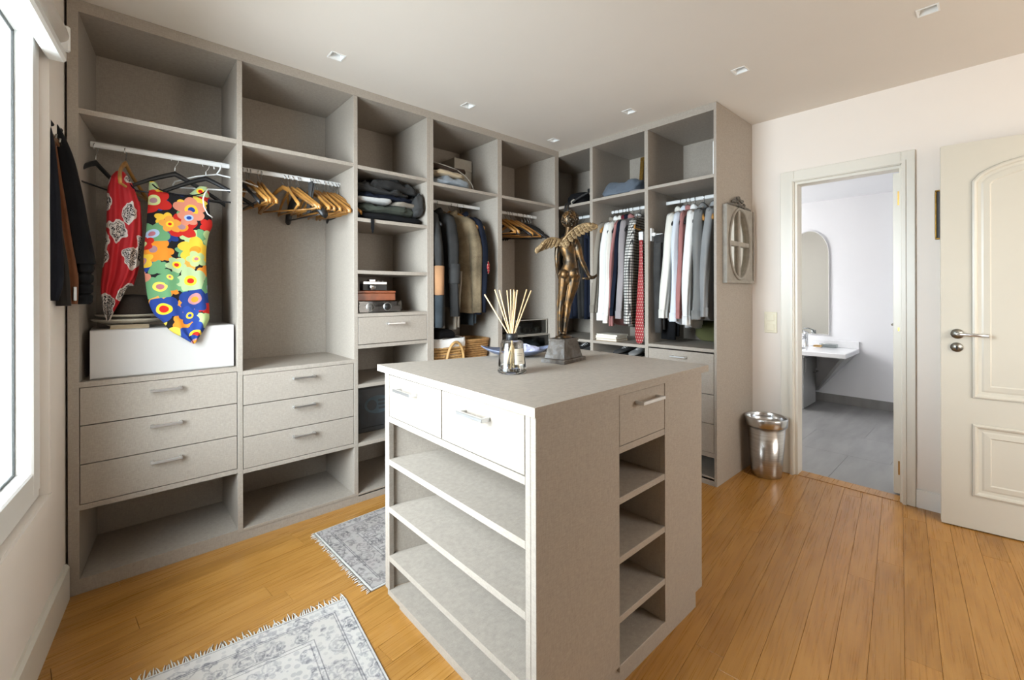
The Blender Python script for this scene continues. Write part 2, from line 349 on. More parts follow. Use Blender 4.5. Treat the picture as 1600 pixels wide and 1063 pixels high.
# bathroom shell
BX, BY0, BY1, BH = 6.25, -3.0, .35, 2.32
m = MB(); m.box(BX, BX+.1, BY0, BY1, -.05, BH+.05); struct(m, 'wall_bathroom_far', 'bath_wall')
m = MB(); m.box(XW+.1, BX+.1, BY0-.1, BY0, -.05, BH+.05); struct(m, 'wall_bathroom_right', 'bath_wall')
m = MB(); m.box(XW+.1, 4.5, BY1, BY1+.1, -.05, BH+.05).box(5.7, BX+.1, BY1, BY1+.1, -.05, BH+.05).box(4.5, 5.7, BY1, BY1+.1, -.05, .85).box(4.5, 5.7, BY1, BY1+.1, 2.15, BH+.05); struct(m, 'wall_bathroom_left', 'bath_wall')
m = MB(); m.box(XW+.1, BX+.1, BY0-.1, BY1+.1, BH, BH+.1); struct(m, 'ceiling_bathroom', 'bath_wall')
m = MB(); m.box(XW+.1, BX, BY0, BY1, -.06, -.014); fb = struct(m, 'floor_bathroom', 'bath_tile')
for i in range(5):
    for j in range(6):
        m = MB(); x0, y0 = XW+.1+i*.6, BY0+j*.6-.25*(i % 2); a = (x0+.0006, min(x0+.5994, BX), max(y0+.0006, BY0), min(y0+.5994, BY1))
        if a[1]-a[0] > .02 and a[3]-a[2] > .02: m.box(a[0], a[1], a[2], a[3], -.014, 0, None, .0005); m.build('tile', 'bath_tile', fb)
m = MB(); m.box(BX-.012, BX, BY0, BY1, 0, .10); struct(m, 'baseboard_bathroom', 'bath_tile')

# ================================================================== WARDROBES
LN = 'linen_laminate'
def bar_handle(par, x, y, z, L, ax='x', out=-1):
    # square bar handle on two feet; out = direction away from the front
    m = MB(); r = .0055
    if ax == 'x':
        m.box(x-L/2, x+L/2, *sorted((y+out*.022, y+out*.033)), z-r, z+r, None, .0015)
        for s_ in (-1, 1): m.box(*sorted((x+s_*(L/2-.001), x+s_*(L/2-.012))), *sorted((y, y+out*.024)), z-r, z+r)
    else:
        m.box(*sorted((x+out*.022, x+out*.033)), y-L/2, y+L/2, z-r, z+r, None, .0015)
        for s_ in (-1, 1): m.box(*sorted((x, x+out*.024)), *sorted((y+s_*(L/2-.001), y+s_*(L/2-.012))), z-r, z+r)
    return m.build('handle', 'satin_nickel', par)
def P(par, name, *bx, c=.0012):
    m = MB(); m.box(*bx, None, c); return m.build(name, LN, par)
def drawerA(par, x0, x1, z0, z1, hl=.117, hz=None, y=0.0):
    m = MB(); m.box(x0+.0025, x1-.0025, y+.0005, y+.019, z0+.002, z1-.002, None, .001); m.box(x0+.02, x1-.02, y+.019, y+.4, z0+.02, z1-.02)
    d = m.build('drawer', LN, par); bar_handle(d, (x0+x1)/2+.002, y+.0005, hz if hz else z1-.045, hl); return d
def rail(par, a, b, ends=True):
    m = MB(); a, b = Vector(a), Vector(b); d = (b-a).normalized(); s_ = Vector((-d.y, d.x, 0)); r = []
    for q in (a, b): r.append([q+s_*.0075*cos(t)+Vector((0, 0, .013*sin(t))) for t in [2*pi*(k+.5)/12 for k in range(12)]])
    m.loft(r, True, True, False); return m.build('clothes_rail', 'white_metal', par)
DEP = .6
wa = thing('built_in_wardrobe', 'left open greige linen-laminate wardrobe with two drawer bays and a shelf bay beside the window', 'wardrobe', (.9, .3, 0))
# left filler and slanted side panel
m = MB(); m.prism([(.019, 0), (.053, 0), (.053, .02), (.019, .02)], 0, H-.001); m.build('filler_strip', LN, wa)
m = MB(); m.prism([(.053, .0), (.115, .58), (.095, .58), (.033, .02), (.033, .0005)], 0.06, H-.05); m.build('side_panel', LN, wa)
xd = [(.627, .651), (1.229, 1.254), (1.732, 1.757)]
for a, b_ in xd: P(wa, 'side_panel', a, b_, 0.0006, DEP, .045, 2.4495)
m = MB(); m.box(.053, 1.757, 0, .02, 2.45, H-.001); m.box(.04, 1.757, .02, DEP, 2.45, 2.47); m.build('top_panel', LN, wa)
m = MB(); m.box(.053, 1.757, 0.001, .02, 0, .0445); m.build('plinth', LN, wa)
backs = [.42, .47, .49]; bays = [(.053, .627), (.651, 1.229), (1.254, 1.732)]
for (a, b_), y in zip(bays, backs): P(wa, 'back_panel', a+(.035 if a < .1 else 0), b_, y, y+.018, .045, 2.45)
def shelf(par, bay, z, th=.022, name='shelf', y0=.001, y1=None):
    a, b_ = bays[bay]; yb = y1 or backs[bay]
    m = MB()
    if bay == 0: m.prism([(a, y0), (b_, y0), (b_, yb), (a+.107*yb+.001, yb), (a+.003, y0+.02)], z-th, z)
    else: m.box(a, b_, y0, yb, z-th, z, None, .001)
    return m.build(name, LN, par)
for bay, z in ((0, 2.045), (0, .889), (0, .372), (0, .062), (1, 2.043), (1, .866), (1, .362), (1, .060), (2, 2.037), (2, 1.72), (2, 1.402), (2, 1.139), (2, .948), (2, .711), (2, .357), (2, .055)):
    shelf(wa, bay, z, .018 if z < .07 else .022)
for z0, z1 in ((.705, .866), (.541, .705), (.373, .541)): drawerA(wa, .053, .627, z0, z1)
for z0, z1 in ((.688, .844), (.526, .688), (.363, .526)): drawerA(wa, .651, 1.229, z0, z1)
drawerA(wa, 1.254, 1.732, .968-.018, 1.117)
rail(wa, (.083, .2, 1.95), (.6265, .2, 1.95)); rail(wa, (.6515, .215, 1.95), (1.2285, .215, 1.95))
wb = thing('built_in_wardrobe', 'narrower open greige wardrobe with two hanging bays in the corner', 'wardrobe', (2.4, .3, 0))
for a, b_ in ((1.7575, 1.784), (2.357, 2.401), (3.008, 3.0575)): P(wb, 'side_panel', a, b_, 0.0006, DEP, .045, 2.4495)
m = MB(); m.box(1.7575, 3.0575, 0, .02, 2.45, H-.001); m.box(1.7575, 3.0575, .02, DEP, 2.45, 2.47); m.build('top_panel', LN, wb)
m = MB(); m.box(1.7575, 3.0575, 0.001, .02, 0, .0445); m.build('plinth', LN, wb)
bays += [(1.784, 2.357), (2.401, 3.008)]; backs += [.5, .52]
for i in (3, 4):
    P(wb, 'back_panel', *bays[i], backs[i], backs[i]+.018, .045, 2.45)
    for z in (2.023, .70, .36, .055): shelf(wb, i, z)
    rail(wb, (bays[i][0]+.0005, .23, 1.945), (bays[i][1]-.0005, .23, 1.945))
    drawerA(wb, *bays[i], .52, .677); drawerA(wb, *bays[i], .362, .52)
# run B along the right wall
wc = thing('built_in_wardrobe', 'open greige wardrobe along the right wall with three bays, its end panel facing the doorway', 'wardrobe', (3.35, -.7, 0))
XK = XW-.075
for a, b_ in ((-.367, -.338), (-.868, -.839)): P(wc, 'side_panel', XB+.0006, XW-.002, a, b_, .045, 2.4495)
P(wc, 'end_panel', XB, XW-.002, YE, -1.343, 0, H-.001)
m = MB(); m.box(XB, XB+.02, -1.343, -.0005, 2.45, H-.001); m.box(XB+.02, XW-.002, -1.343, .6, 2.45, 2.47); m.build('top_panel', LN, wc)
m = MB(); m.box(XB+.001, XB+.02, -1.343, -.0005, 0, .0445); m.build('plinth', LN, wc)
bb = [(-.338, .3), (-.839, -.367), (-1.343, -.868)]
for i, (a, b_) in enumerate(bb):
    P(wc, 'back_panel', XK, XK+.018, a, b_, .045, 2.45)
    def sB(z, th=.022, x0=XB+.001): m = MB(); m.box(x0, XK, a, min(b_, .58), z-th, z, None, .001); return m.build('shelf', LN, wc)
    sB(2.016+.009*i); sB(.055)
    if i < 2: sB(.876); sB(.775 if i else .76); sB(.42)
    else: sB(.891); sB(.213, .03)
    rail(wc, (3.325, a+.0005, 1.947), (3.325, b_-.0005, 1.947))
P(wc, 'side_panel', XB+.06, XK, .3, .318, .045, 2.45)
for z0, z1 in ((.593, .862), (.402, .593), (.213, .402)):
    m = MB(); m.box(XB+.0005, XB+.019, -1.3405, -.8705, z0+.002, z1-.002, None, .001); m.box(XB+.019, XB+.4, -1.32, -.89, z0+.02, z1-.02)
    d = m.build('drawer', LN, wc); bar_handle(d, XB+.0005, -1.105, z1-.042, .112, 'y')

# ================================================================== ISLAND
zt, th = .966, .026
il = thing('wardrobe_island', 'trapezoid greige island with drawers and open shelves standing in the middle of the room', 'island', (1.4, -1.4, 0))
TL, TN, TR, TF = (.976, -.855), (.964, -1.793), (1.966, -1.793), (1.98, -1.115)
m = MB(); m.prism([TL, TF, TR, TN], zt-th, zt); m.build('worktop', LN, il)
x0, yf, xr = .978, -1.782, 1.925
yl, yr = -.922, -1.165           # back corners of body
zb, zc = .075, zt-th
skew = (yr-yl)/(xr-x0)
def yback(x): return yl+skew*(x-x0)
# end panel (window side left), front panels
P(il, 'front_panel', x0, 1.353, yf, yf+.02, zb, zc, c=.001)
P(il, 'corner_stile', x0, x0+.02, yf+.0205, yf+.04, zb, zc-.0005, c=.0006)
m = MB(); m.prism([(x0, yl), (x0+.34, yback(x0+.34)), (x0+.34, yback(x0+.34)-.018), (x0, yl-.018)], zb, zc); m.build('back_panel', LN, il)
P(il, 'divider', x0+.34, x0+.357, yf+.02, yback(x0+.357)-.019, zb, zc)
m = MB(); m.prism([(x0+.34, yback(x0+.34)), (xr, yr), (xr, yr-.018), (x0+.34, yback(x0+.34)-.018)], zb, zc); m.build('back_panel', LN, il)
P(il, 'front_panel', 1.636, xr, yf, yf+.02, zb, zc, c=.001)
P(il, 'end_panel', xr-.02, xr, yf+.02, yr-.019, zb, zc)
P(il, 'divider', 1.3352, 1.353, yf+.02, -1.45, zb, zc); P(il, 'divider', 1.636, 1.654, yf+.02, -1.45, zb, zc); P(il, 'back_panel', 1.353, 1.636, -1.465, -1.45, zb, zc)
def isl_shelf(z, t_=.024): P(il, 'shelf', x0+.001, x0+.34, yf+.041, yl-.019-.12, z-t_, z); 
for z in (.770, .598, .408, .213, .052+.023):
    m = MB(); m.prism([(x0+.0005, yf+.041), (x0+.0005, yl-.019), (x0+.34, yback(x0+.34)-.019), (x0+.34, yf+.021), (x0+.021, yf+.021), (x0+.021, yf+.041)], z-.022, z); m.build('shelf', LN, il)
for z in (.771, .609, .420, .232, .075): P(il, 'shelf', 1.353, 1.636, yf+.001, -1.465, z-.022, z)
def drawerL(y0, y1, hy):
    m = MB(); m.box(x0+.0005, x0+.019, y0+.0022, y1-.0022, .7725, zc-.005, None, .001); m.box(x0+.019, x0+.32, y0+.02, y1-.02, .79, zc-.02)
    d = m.build('drawer', LN, il); bar_handle(d, x0+.0005, hy, .893, .13, 'x' if 0 else 'y'); return d
P(il, 'side_stile', x0, x0+.02, yl-.034, yl-.0185, zb, zc-.0005, c=.0006)
drawerL(-1.334, yl-.035, -1.112); drawerL(yf+.041, -1.336, -1.53)
m = MB(); m.box(1.3555, 1.6335, yf+.0005, yf+.019, .7735, zc-.005, None, .001).box(1.37, 1.62, yf+.019, yf+.28, .79, zc-.02); d = m.build('drawer', LN, il); bar_handle(d, 1.514, yf+.0005, .898, .14)
m = MB(); m.prism([(x0+.03, yf+.03), (x0+.03, yl-.06), (xr-.03, yr-.06), (xr-.03, yf+.012), (x0+.03, yf+.012)], 0, zb-.0005); m.build('plinth', LN, il)
# ================================================================== OBJECT MATERIALS
plain('hanger_wood', (.40, .19, .045), .32, var=.18, sc=14, bump=.02)
plain('dark_wood', (.16, .075, .03), .4, var=.15, sc=14, bump=.02)
plain('reed', (.70, .50, .27), .6, var=.1, sc=60, bump=.05)
plain('wicker', (.46, .27, .10), .55, var=.25, sc=40, bump=.1)
plain('wicker_dark', (.33, .175, .06), .55, var=.25, sc=40, bump=.1)
cloth('white_cloth', (.78, .77, .75), var=.02); cloth('offwhite_cloth', (.70, .68, .62), var=.03); cloth('pale_blue_cloth', (.60, .64, .70), var=.03)
cloth('lightgrey_cloth', (.42, .42, .41), var=.05); cloth('grey_cloth', (.20, .20, .195), var=.06); cloth('midgrey_cloth', (.27, .275, .28), var=.06)
cloth('pink_cloth', (.36, .16, .15), var=.06); cloth('navy_cloth', (.010, .013, .024), var=.2); cloth('greybrown_cloth', (.25, .22, .18), var=.06)
cloth('lilac_grey_cloth', (.30, .27, .275), var=.06); cloth('maroon_cloth', (.12, .018, .025), var=.1); cloth('charcoal_cloth', (.027, .026, .025), var=.2)
cloth('darkgrey_cloth', (.045, .044, .043), var=.2); cloth('black_cloth', (.010, .010, .011), var=.2); cloth('tweed', (.16, .122, .075), var=.35, weave=420)
cloth('slate_cloth', (.036, .035, .034), var=.2); cloth('denim', (.034, .041, .047), var=.25); cloth('tan_suede', (.36, .19, .095), var=.1)
cloth('navy_coat_cloth', (.012, .013, .018), var=.2); cloth('brown_suede', (.13, .05, .022), var=.2); cloth('dark_leather', (.025, .021, .018), .55, var=.2)
cloth('beige_cloth', (.45, .36, .24), var=.06); cloth('greyblue_cloth', (.24, .27, .30), var=.1); cloth('felt', (.042, .032, .026), var=.2, weave=300)
cloth('straw', (.50, .45, .36), var=.1, weave=300); cloth('olive_cloth', (.095, .095, .04), var=.1); cloth('sage_cloth', (.05, .056, .045), var=.2)
cloth('blue_sweater', (.12, .145, .18), var=.12); cloth('dark_brown_cloth', (.045, .03, .022), var=.2)
plain('foam_white', (.53, .51, .49), .75, var=.02, sc=6, bump=.04)
plain('blue_ceramic', (.13, .15, .22), .3, var=.2, sc=12, bump=0)
plain('lavender_paper', (.48, .49, .66), .7, var=.05, bump=0)
plain('crest_wood', (.12, .11, .095), .6, var=.3, sc=40, bump=.1)
plain('amber_box', (.21, .05, .014), .3, var=.3, sc=20, bump=0)
plain('paper', (.72, .68, .58), .8, var=.04, bump=0); plain('book_cloth', (.46, .30, .15), .7, var=.1, bump=.02)
plain('grey_card', (.36, .33, .28), .7, var=.05, bump=0)
plain('gilt', (.30, .175, .04), .35, .7, var=.25, sc=50, bump=.1)
plain('picture_dark', (.035, .028, .025), .5, var=.4, sc=14, bump=0)
plain('grey_paint_wood', (.31, .285, .245), .6, var=.14, sc=22, bump=.08)
plain('mirror_glass', (.86, .88, .84), .02, 1, var=0, bump=0)
plain('bath_mirror', (.50, .52, .50), .04, 1, var=0, bump=0)
plain('basin_white', (.84, .85, .87), .18, var=.01, bump=0)
plain('vanity_grey', (.33, .33, .325), .45, var=.03, bump=0); plain('counter_shade_dark', (.06, .06, .062), .5, var=.05, bump=0)
plain('blue_frame', (.02, .024, .028), .4, var=.2, bump=0); plain('blue_panel', (.018, .028, .04), .35, var=.2, bump=0); plain('blue_print', (.06, .11, .15), .5, var=.1, bump=0)
plain('soap', (.62, .40, .16), .5, var=.05, bump=0)
b = NB('steel'); v = b.co(); n = b.noise(b.map(v, (3, 3, 260)), 1, 3).outputs[0]
b.p(base=b.ramp(n, [(.3, (.42, .40, .385)), (.7, (.58, .56, .54))]), metal=1, rough=.24)
b = NB('bronze'); v = b.co(); n = b.noise(v, 16, 5, .6, 1.2).outputs[0]; n2 = b.noise(v, 90, 3).outputs[0]
b.p(base=b.ramp(b.math('MULTIPLY_ADD', n2, .25, b.math('MULTIPLY', n, .8)), [(.32, (.020, .016, .013)), (.48, (.05, .037, .024)), (.60, (.125, .062, .018)), (.75, (.11, .085, .055))]),
    metal=.8, rough=b.math('MULTIPLY_ADD', n, .2, .30), normal=b.bump(n2, .15, .001))
b = NB('wing_bronze'); v = b.co(); n = b.noise(v, 60, 4).outputs[0]
b.p(base=b.ramp(n, [(.3, (.11, .07, .034)), (.7, (.30, .20, .095))]), metal=.55, rough=.55, normal=b.bump(n, .4, .002))
b = NB('stone_bronze'); v = b.co(); n = b.noise(v, 22, 6, .65, .8).outputs[0]
b.p(base=b.ramp(n, [(.32, (.03, .022, .017)), (.5, (.075, .06, .047)), (.62, (.11, .105, .10)), (.75, (.16, .095, .035))]), metal=.1, rough=.5, spec=.25, normal=b.bump(n, .1, .001))
b = NB('clear_glass'); b.p(base=(.97, .98, .98), rough=.01, trans=1., ior=1.45)
b = NB('perfume'); b.p(base=(.93, .95, .95), rough=.01, trans=1., ior=1.33)
# floral print: two layers of petalled flowers on black
def floral():
    b = NB('floral_print'); v0 = b.co(); sp = b.n('ShaderNodeSeparateXYZ', {0: v0}); x, z = sp.outputs[0], b.math('MULTIPLY_ADD', sp.outputs[1], .35, sp.outputs[2])
    base = (.012, .011, .012)
    reds = [(.48, .02, .014), (.72, .24, .025), (.74, .45, .04), (.015, .04, .19), (.40, .50, .22), (.13, .30, .14), (.60, .22, .14), (.70, .52, .07), (.02, .05, .24), (.36, .46, .24), (.70, .30, .05)]
    def const(f, seq): return b.ramp(f, [(i/len(seq), c) for i, c in enumerate(seq)], 'CONSTANT')
    col = base
    for li, (sc, off, R) in enumerate(((11.5, 3.1, .52), (7.4, 0, .53), (9.6, 7.7, .44))):
        vv = b.n('ShaderNodeCombineXYZ', {0: b.math('MULTIPLY_ADD', x, sc, off), 1: b.math('MULTIPLY_ADD', z, sc, off*1.7), 2: .0}).outputs[0]
        vo = b.n('ShaderNodeTexVoronoi', {'Vector': vv, 'Scale': 1, 'Randomness': .62}, voronoi_dimensions='2D')
        d = b.n('ShaderNodeVectorMath', {0: vv, 1: vo.outputs['Position']}, operation='SUBTRACT').outputs[0]
        ds = b.n('ShaderNodeSeparateXYZ', {0: d}); ang = b.math('ARCTAN2', ds.outputs[1], ds.outputs[0])
        rc = b.n('ShaderNodeSeparateColor', {0: vo.outputs['Color']})
        wob = b.noise(vv, 1.6, 1).outputs[0]
        dist = b.math('MULTIPLY_ADD', b.math('SUBTRACT', wob, .5), .25, vo.outputs['Distance'])
        pet = b.math('SINE', b.math('MULTIPLY_ADD', ang, 2.5, b.math('MULTIPLY', rc.outputs[0], 6.28)))
        Rp = b.math('MULTIPLY', b.math('MULTIPLY_ADD', b.math('ABSOLUTE', pet), .33, .72), R*.92)
        m1 = b.math('LESS_THAN', dist, Rp); m2 = b.math('LESS_THAN', dist, R*.36); m3 = b.math('LESS_THAN', dist, R*.19)
        k = b.math('FRACT', b.math('MULTIPLY_ADD', rc.outputs[1], 1., li*.37))
        c1 = const(k, reds); c2 = const(b.math('FRACT', b.math('ADD', k, .23)), [(.85, .55, .03), (.55, .6, .25), (.80, .26, .02), (.42, .2, .22), (.78, .62, .10), (.35, .45, .6), (.80, .45, .03)])
        c3 = const(b.math('FRACT', b.math('ADD', k, .61)), [(.42, .14, .17), (.015, .05, .26), (.55, .02, .012), (.35, .20, .22), (.75, .24, .02)])
        if li == 2: m1 = b.math('MULTIPLY', m1, b.math('GREATER_THAN', rc.outputs[2], .35)); m2 = b.math('MULTIPLY', m2, m1); m3 = b.math('MULTIPLY', m3, m1)
        if li == 0: m2 = 0.0; m3 = 0.0
        col = b.mix(m1, col, c1)
        if li: col = b.mix(m2, col, c2); col = b.mix(m3, col, c3)
    b.p(base=col, rough=.85, spec=.2)
floral()
def paisley():
    b = NB('paisley_print'); v0 = b.co(); sp = b.n('ShaderNodeSeparateXYZ', {0: v0}); x, z = sp.outputs[0], sp.outputs[2]
    vv = b.n('ShaderNodeCombineXYZ', {0: b.math('MULTIPLY', x, 13), 1: b.math('MULTIPLY', z, 7.5), 2: 0.}).outputs[0]
    w = b.noise(vv, 1.3, 2).outputs['Color']; vv = b.mix(.45, vv, w)
    vo = b.n('ShaderNodeTexVoronoi', {'Vector': vv, 'Scale': 1.75, 'Randomness': .9}, voronoi_dimensions='2D'); d = b.math('MULTIPLY_ADD', b.noise(vv, 2.6, 2).outputs[0], .45, b.math('SUBTRACT', vo.outputs['Distance'], .2))
    fine = b.noise(v0, 70, 2).outputs[0]
    inn = b.math('LESS_THAN', d, .37); ln = b.math('GREATER_THAN', b.math('SINE', b.math('MULTIPLY_ADD', fine, 26, b.math('MULTIPLY', d, 55))), .05)
    edge = b.math('LESS_THAN', b.math('ABSOLUTE', b.math('SUBTRACT', d, .37)), .03)
    c = b.mix(inn, (.47, .016, .022), b.mix(ln, (.03, .025, .028), (.62, .56, .52)))
    c = b.mix(edge, c, (.66, .60, .56)); b.p(base=c, rough=.6, spec=.3)
paisley()
def checks():
    b = NB('check_cloth'); sp = b.n('ShaderNodeSeparateXYZ', {0: b.co()}); h = b.math('ADD', sp.outputs[0], b.math('MULTIPLY', sp.outputs[1], 1.0)); z = sp.outputs[2]
    f = lambda q: b.math('GREATER_THAN', b.math('FRACT', b.math('MULTIPLY', q, 46)), .66)
    s_ = b.math('MULTIPLY', b.math('ADD', f(b.math('MULTIPLY', h, 1.35)), f(z)), .5)
    b.p(base=b.ramp(s_, [(0, (.66, .64, .60)), (.5, (.09, .085, .08)), (.9, (.012, .012, .014))], 'CONSTANT'), rough=.9)
checks()
def dots():
    b = NB('dotted_red'); sp = b.n('ShaderNodeSeparateXYZ', {0: b.co()}); h, z = b.math('MULTIPLY', sp.outputs[1], 60), b.math('MULTIPLY', sp.outputs[2], 45)
    r = b.math('FLOOR', z); a = b.math('SUBTRACT', b.math('FRACT', b.math('MULTIPLY_ADD', r, .5, h)), .5); c = b.math('SUBTRACT', b.math('FRACT', z), .5)
    d = b.math('ADD', b.math('MULTIPLY', a, a), b.math('MULTIPLY', c, c))
    b.p(base=b.mix(b.math('LESS_THAN', d, .045), (.30, .014, .018), (.52, .38, .30)), rough=.6)
dots()
def rugmat(name, hx, hy, dark):
    # woven pattern laid out in the rug's own plane: borders by distance to the edge, flower motifs by cells
    b = NB(name); v = b.co(); sp = b.n('ShaderNodeSeparateXYZ', {0: v})
    dx = b.math('SUBTRACT', hx, b.math('ABSOLUTE', sp.outputs[0])); dy = b.math('SUBTRACT', hy, b.math('ABSOLUTE', sp.outputs[1])); d = b.math('MINIMUM', dx, dy)
    wv = b.n('ShaderNodeVectorMath', {0: b.n('ShaderNodeVectorMath', {0: b.noise(v, 26, 3).outputs['Color'], 1: (-.5, -.5, -.5)}, operation='ADD').outputs[0], 'Scale': .085}, operation='SCALE').outputs[0]
    vd = b.n('ShaderNodeVectorMath', {0: v, 1: wv}, operation='ADD').outputs[0]
    vo = b.n('ShaderNodeTexVoronoi', {'Vector': vd, 'Scale': 11, 'Randomness': .5}); vo2 = b.n('ShaderNodeTexVoronoi', {'Vector': v, 'Scale': 36, 'Randomness': .7})
    n = b.noise(v, 9, 4).outputs[0]; n2 = b.noise(v, 70, 3).outputs[0]; n3 = b.noise(v, 24, 3).outputs['Color']
    ring = b.math('SINE', b.math('MULTIPLY_ADD', n2, 5, b.math('MULTIPLY', vo.outputs['Distance'], 30))); ring = b.math('MULTIPLY_ADD', ring, .5, .5)
    motif = b.math('MULTIPLY', b.math('LESS_THAN', vo.outputs['Distance'], .52), ring)
    small = b.math('LESS_THAN', vo2.outputs['Distance'], .36)
    f = b.math('MULTIPLY_ADD', small, .3, b.math('MULTIPLY', motif, .62)); f = b.math('MULTIPLY', f, b.math('MULTIPLY_ADD', n, 1.7, -.15))
    lo = (.56, .535, .505); md = (.34, .33, .335); hi_ = (.13, .13, .145)
    if dark: lo = (.41, .38, .36); md = (.225, .205, .20); hi_ = (.09, .085, .09)
    base = b.ramp(f, [(0., lo), (.45, md), (.85, hi_)])
    base = b.mix(b.math('MULTIPLY', n, .5), base, b.mix(.75, n3, (.62, .55, .50)), 'MULTIPLY') if dark else b.mix(b.math('MULTIPLY', n, .35), base, b.mix(.8, n3, (.70, .62, .56)), 'MULTIPLY')
    lines = b.ramp(d, [(0, (1, 1, 1)), (.007, (.55, .55, .57)), (.011, (1, 1, 1)), (.055, (.5, .5, .53)), (.059, (.95, .95, .95)), (.066, (.55, .55, .57)), (.07, (.93, .92, .91)), (.155, (.5, .5, .53)), (.16, (1, 1, 1)), (.168, (.6, .6, .62)), (.172, (1, 1, 1))], 'CONSTANT')
    base = b.mix(1., base, lines, 'MULTIPLY')
    pale = b.math('LESS_THAN', d, .007); base = b.mix(pale, base, (.50, .485, .455))
    b.p(base=base, rough=.95, sheen=.2, spec=.1, normal=b.bump(b.noise(v, 500, 2).outputs[0], .4, .002))
plain('fringe_cotton', (.55, .53, .49), .95, var=.05, sc=200, bump=.1)

# ================================================================== GENERIC BUILDERS
ORD = ['first', 'second', 'third', 'fourth', 'fifth', 'sixth', 'seventh', 'eighth', 'ninth', 'tenth', 'eleventh', 'twelfth', 'thirteenth', 'fourteenth', 'fifteenth', 'sixteenth', 'seventeenth', 'eighteenth']
def hook_pts(stem=.09, r=.0150):
    pts = [(0, 0, -stem), (0, 0, -.052), (.006, 0, -.044), (.0135, 0, -.030)]
    pts += [(r*cos(a), 0, -.0135+r*sin(a)) for a in [radians(-15+21*i) for i in range(11)]]
    return pts+[(-.0135, 0, -.030)]
def arm_loft(m, sp, drop, bow, w, t, z0=-.07, n=13):
    rings = []
    for i in range(n):
        s_ = -1+2*i/(n-1); a = abs(s_); x = sp*s_; z = z0-drop*(.72*a+.28*a**2); y = -bow*a**2
        k = 1 if a < .7 else 1+(a-.7)*1.4; ww = w*(1.15-.4*a)*k/1.0; tt = t*k*(1 if a < .97 else .75)
        rings.append([(x, y+tt*cos(q)*.5, z+ww*sin(q)*.5) for q in [2*pi*(j+.5)/8 for j in range(8)]])
    m.loft(rings)
HP = {}
def hanger(style, label, pos, rz, group=None, name=None):
    # local x = shoulder line, origin = where the hook touches the top of the rail
    M = Matrix.Translation(pos) @ Matrix.Rotation(rz, 4, 'Z')
    if style in HP: return dup(HP[style], M, label, group)
    nm = {'wood': 'wooden_hanger', 'black': 'black_hanger', 'white': 'white_hanger', 'padded': 'padded_hanger'}[style]
    t = thing(nm, label, 'hanger', pos, rz, group); HP[style] = t
    if style != 'white':
        m = MB(); m.tube(hook_pts(), .0021, 6); m.build('hook', 'chrome', t, True)
    if style == 'wood':
        m = MB(); arm_loft(m, .212, .128, .035, .026, .014, -.072); m.build('shoulder_arm', 'hanger_wood', t, True)
        m = MB(); m.tube([(-.202, -.030, -.203), (.202, -.030, -.203)], .0055, 8); m.build('trouser_bar', 'hanger_wood', t, True)
    elif style == 'black':
        m = MB(); arm_loft(m, .215, .125, .03, .024, .014, -.088); m.build('shoulder_arm', 'black_plastic', t, True)
        m = MB(); m.tube([(-.205, -.026, -.205), (.205, -.026, -.205)], .004, 6); m.build('trouser_bar', 'black_plastic', t, True)
    elif style == 'padded':
        m = MB(); arm_loft(m, .215, .15, .04, .05, .036, -.085); m.build('shoulder_arm', 'black_plastic', t, True)
        m = MB(); m.tube([(-.20, -.03, -.235), (.20, -.03, -.235)], .004, 6); m.build('trouser_bar', 'black_plastic', t, True)
    else:
        m = MB(); m.tube(hook_pts(.06, .0165), .0038, 8); m.build('hook', 'white_metal', t, True)
        m = MB(); m.tube([(0, 0, -.058), (.09, 0, -.075), (.19, 0, -.11), (.20, 0, -.13), (.18, 0, -.14), (-.18, 0, -.14), (-.20, 0, -.13), (-.19, 0, -.11), (-.09, 0, -.075), (0, 0, -.058)], .0042, 8); m.build('shoulder_arm', 'white_metal', t, True)
    return t
def ring(z, a, b_, cx=0, cy=0, fold=0, ph=0, n=44, k=6.0, dz=0, pw=.85):
    out = []
    for i in range(n):
        q = 2*pi*i/n; c, s_ = cos(q), sin(q)
        x = a*math.copysign(abs(c)**pw, c); y = b_*math.copysign(abs(s_)**.8, s_)
        f = fold*sin(k*x/max(a, .01)+ph)*(1-.5*abs(c)**6)+fold*.5*sin(2.3*k*x/max(a, .01)+1.7*ph)
        out.append((cx+x, cy+y+f, z-dz*abs(c)**2))
    return out
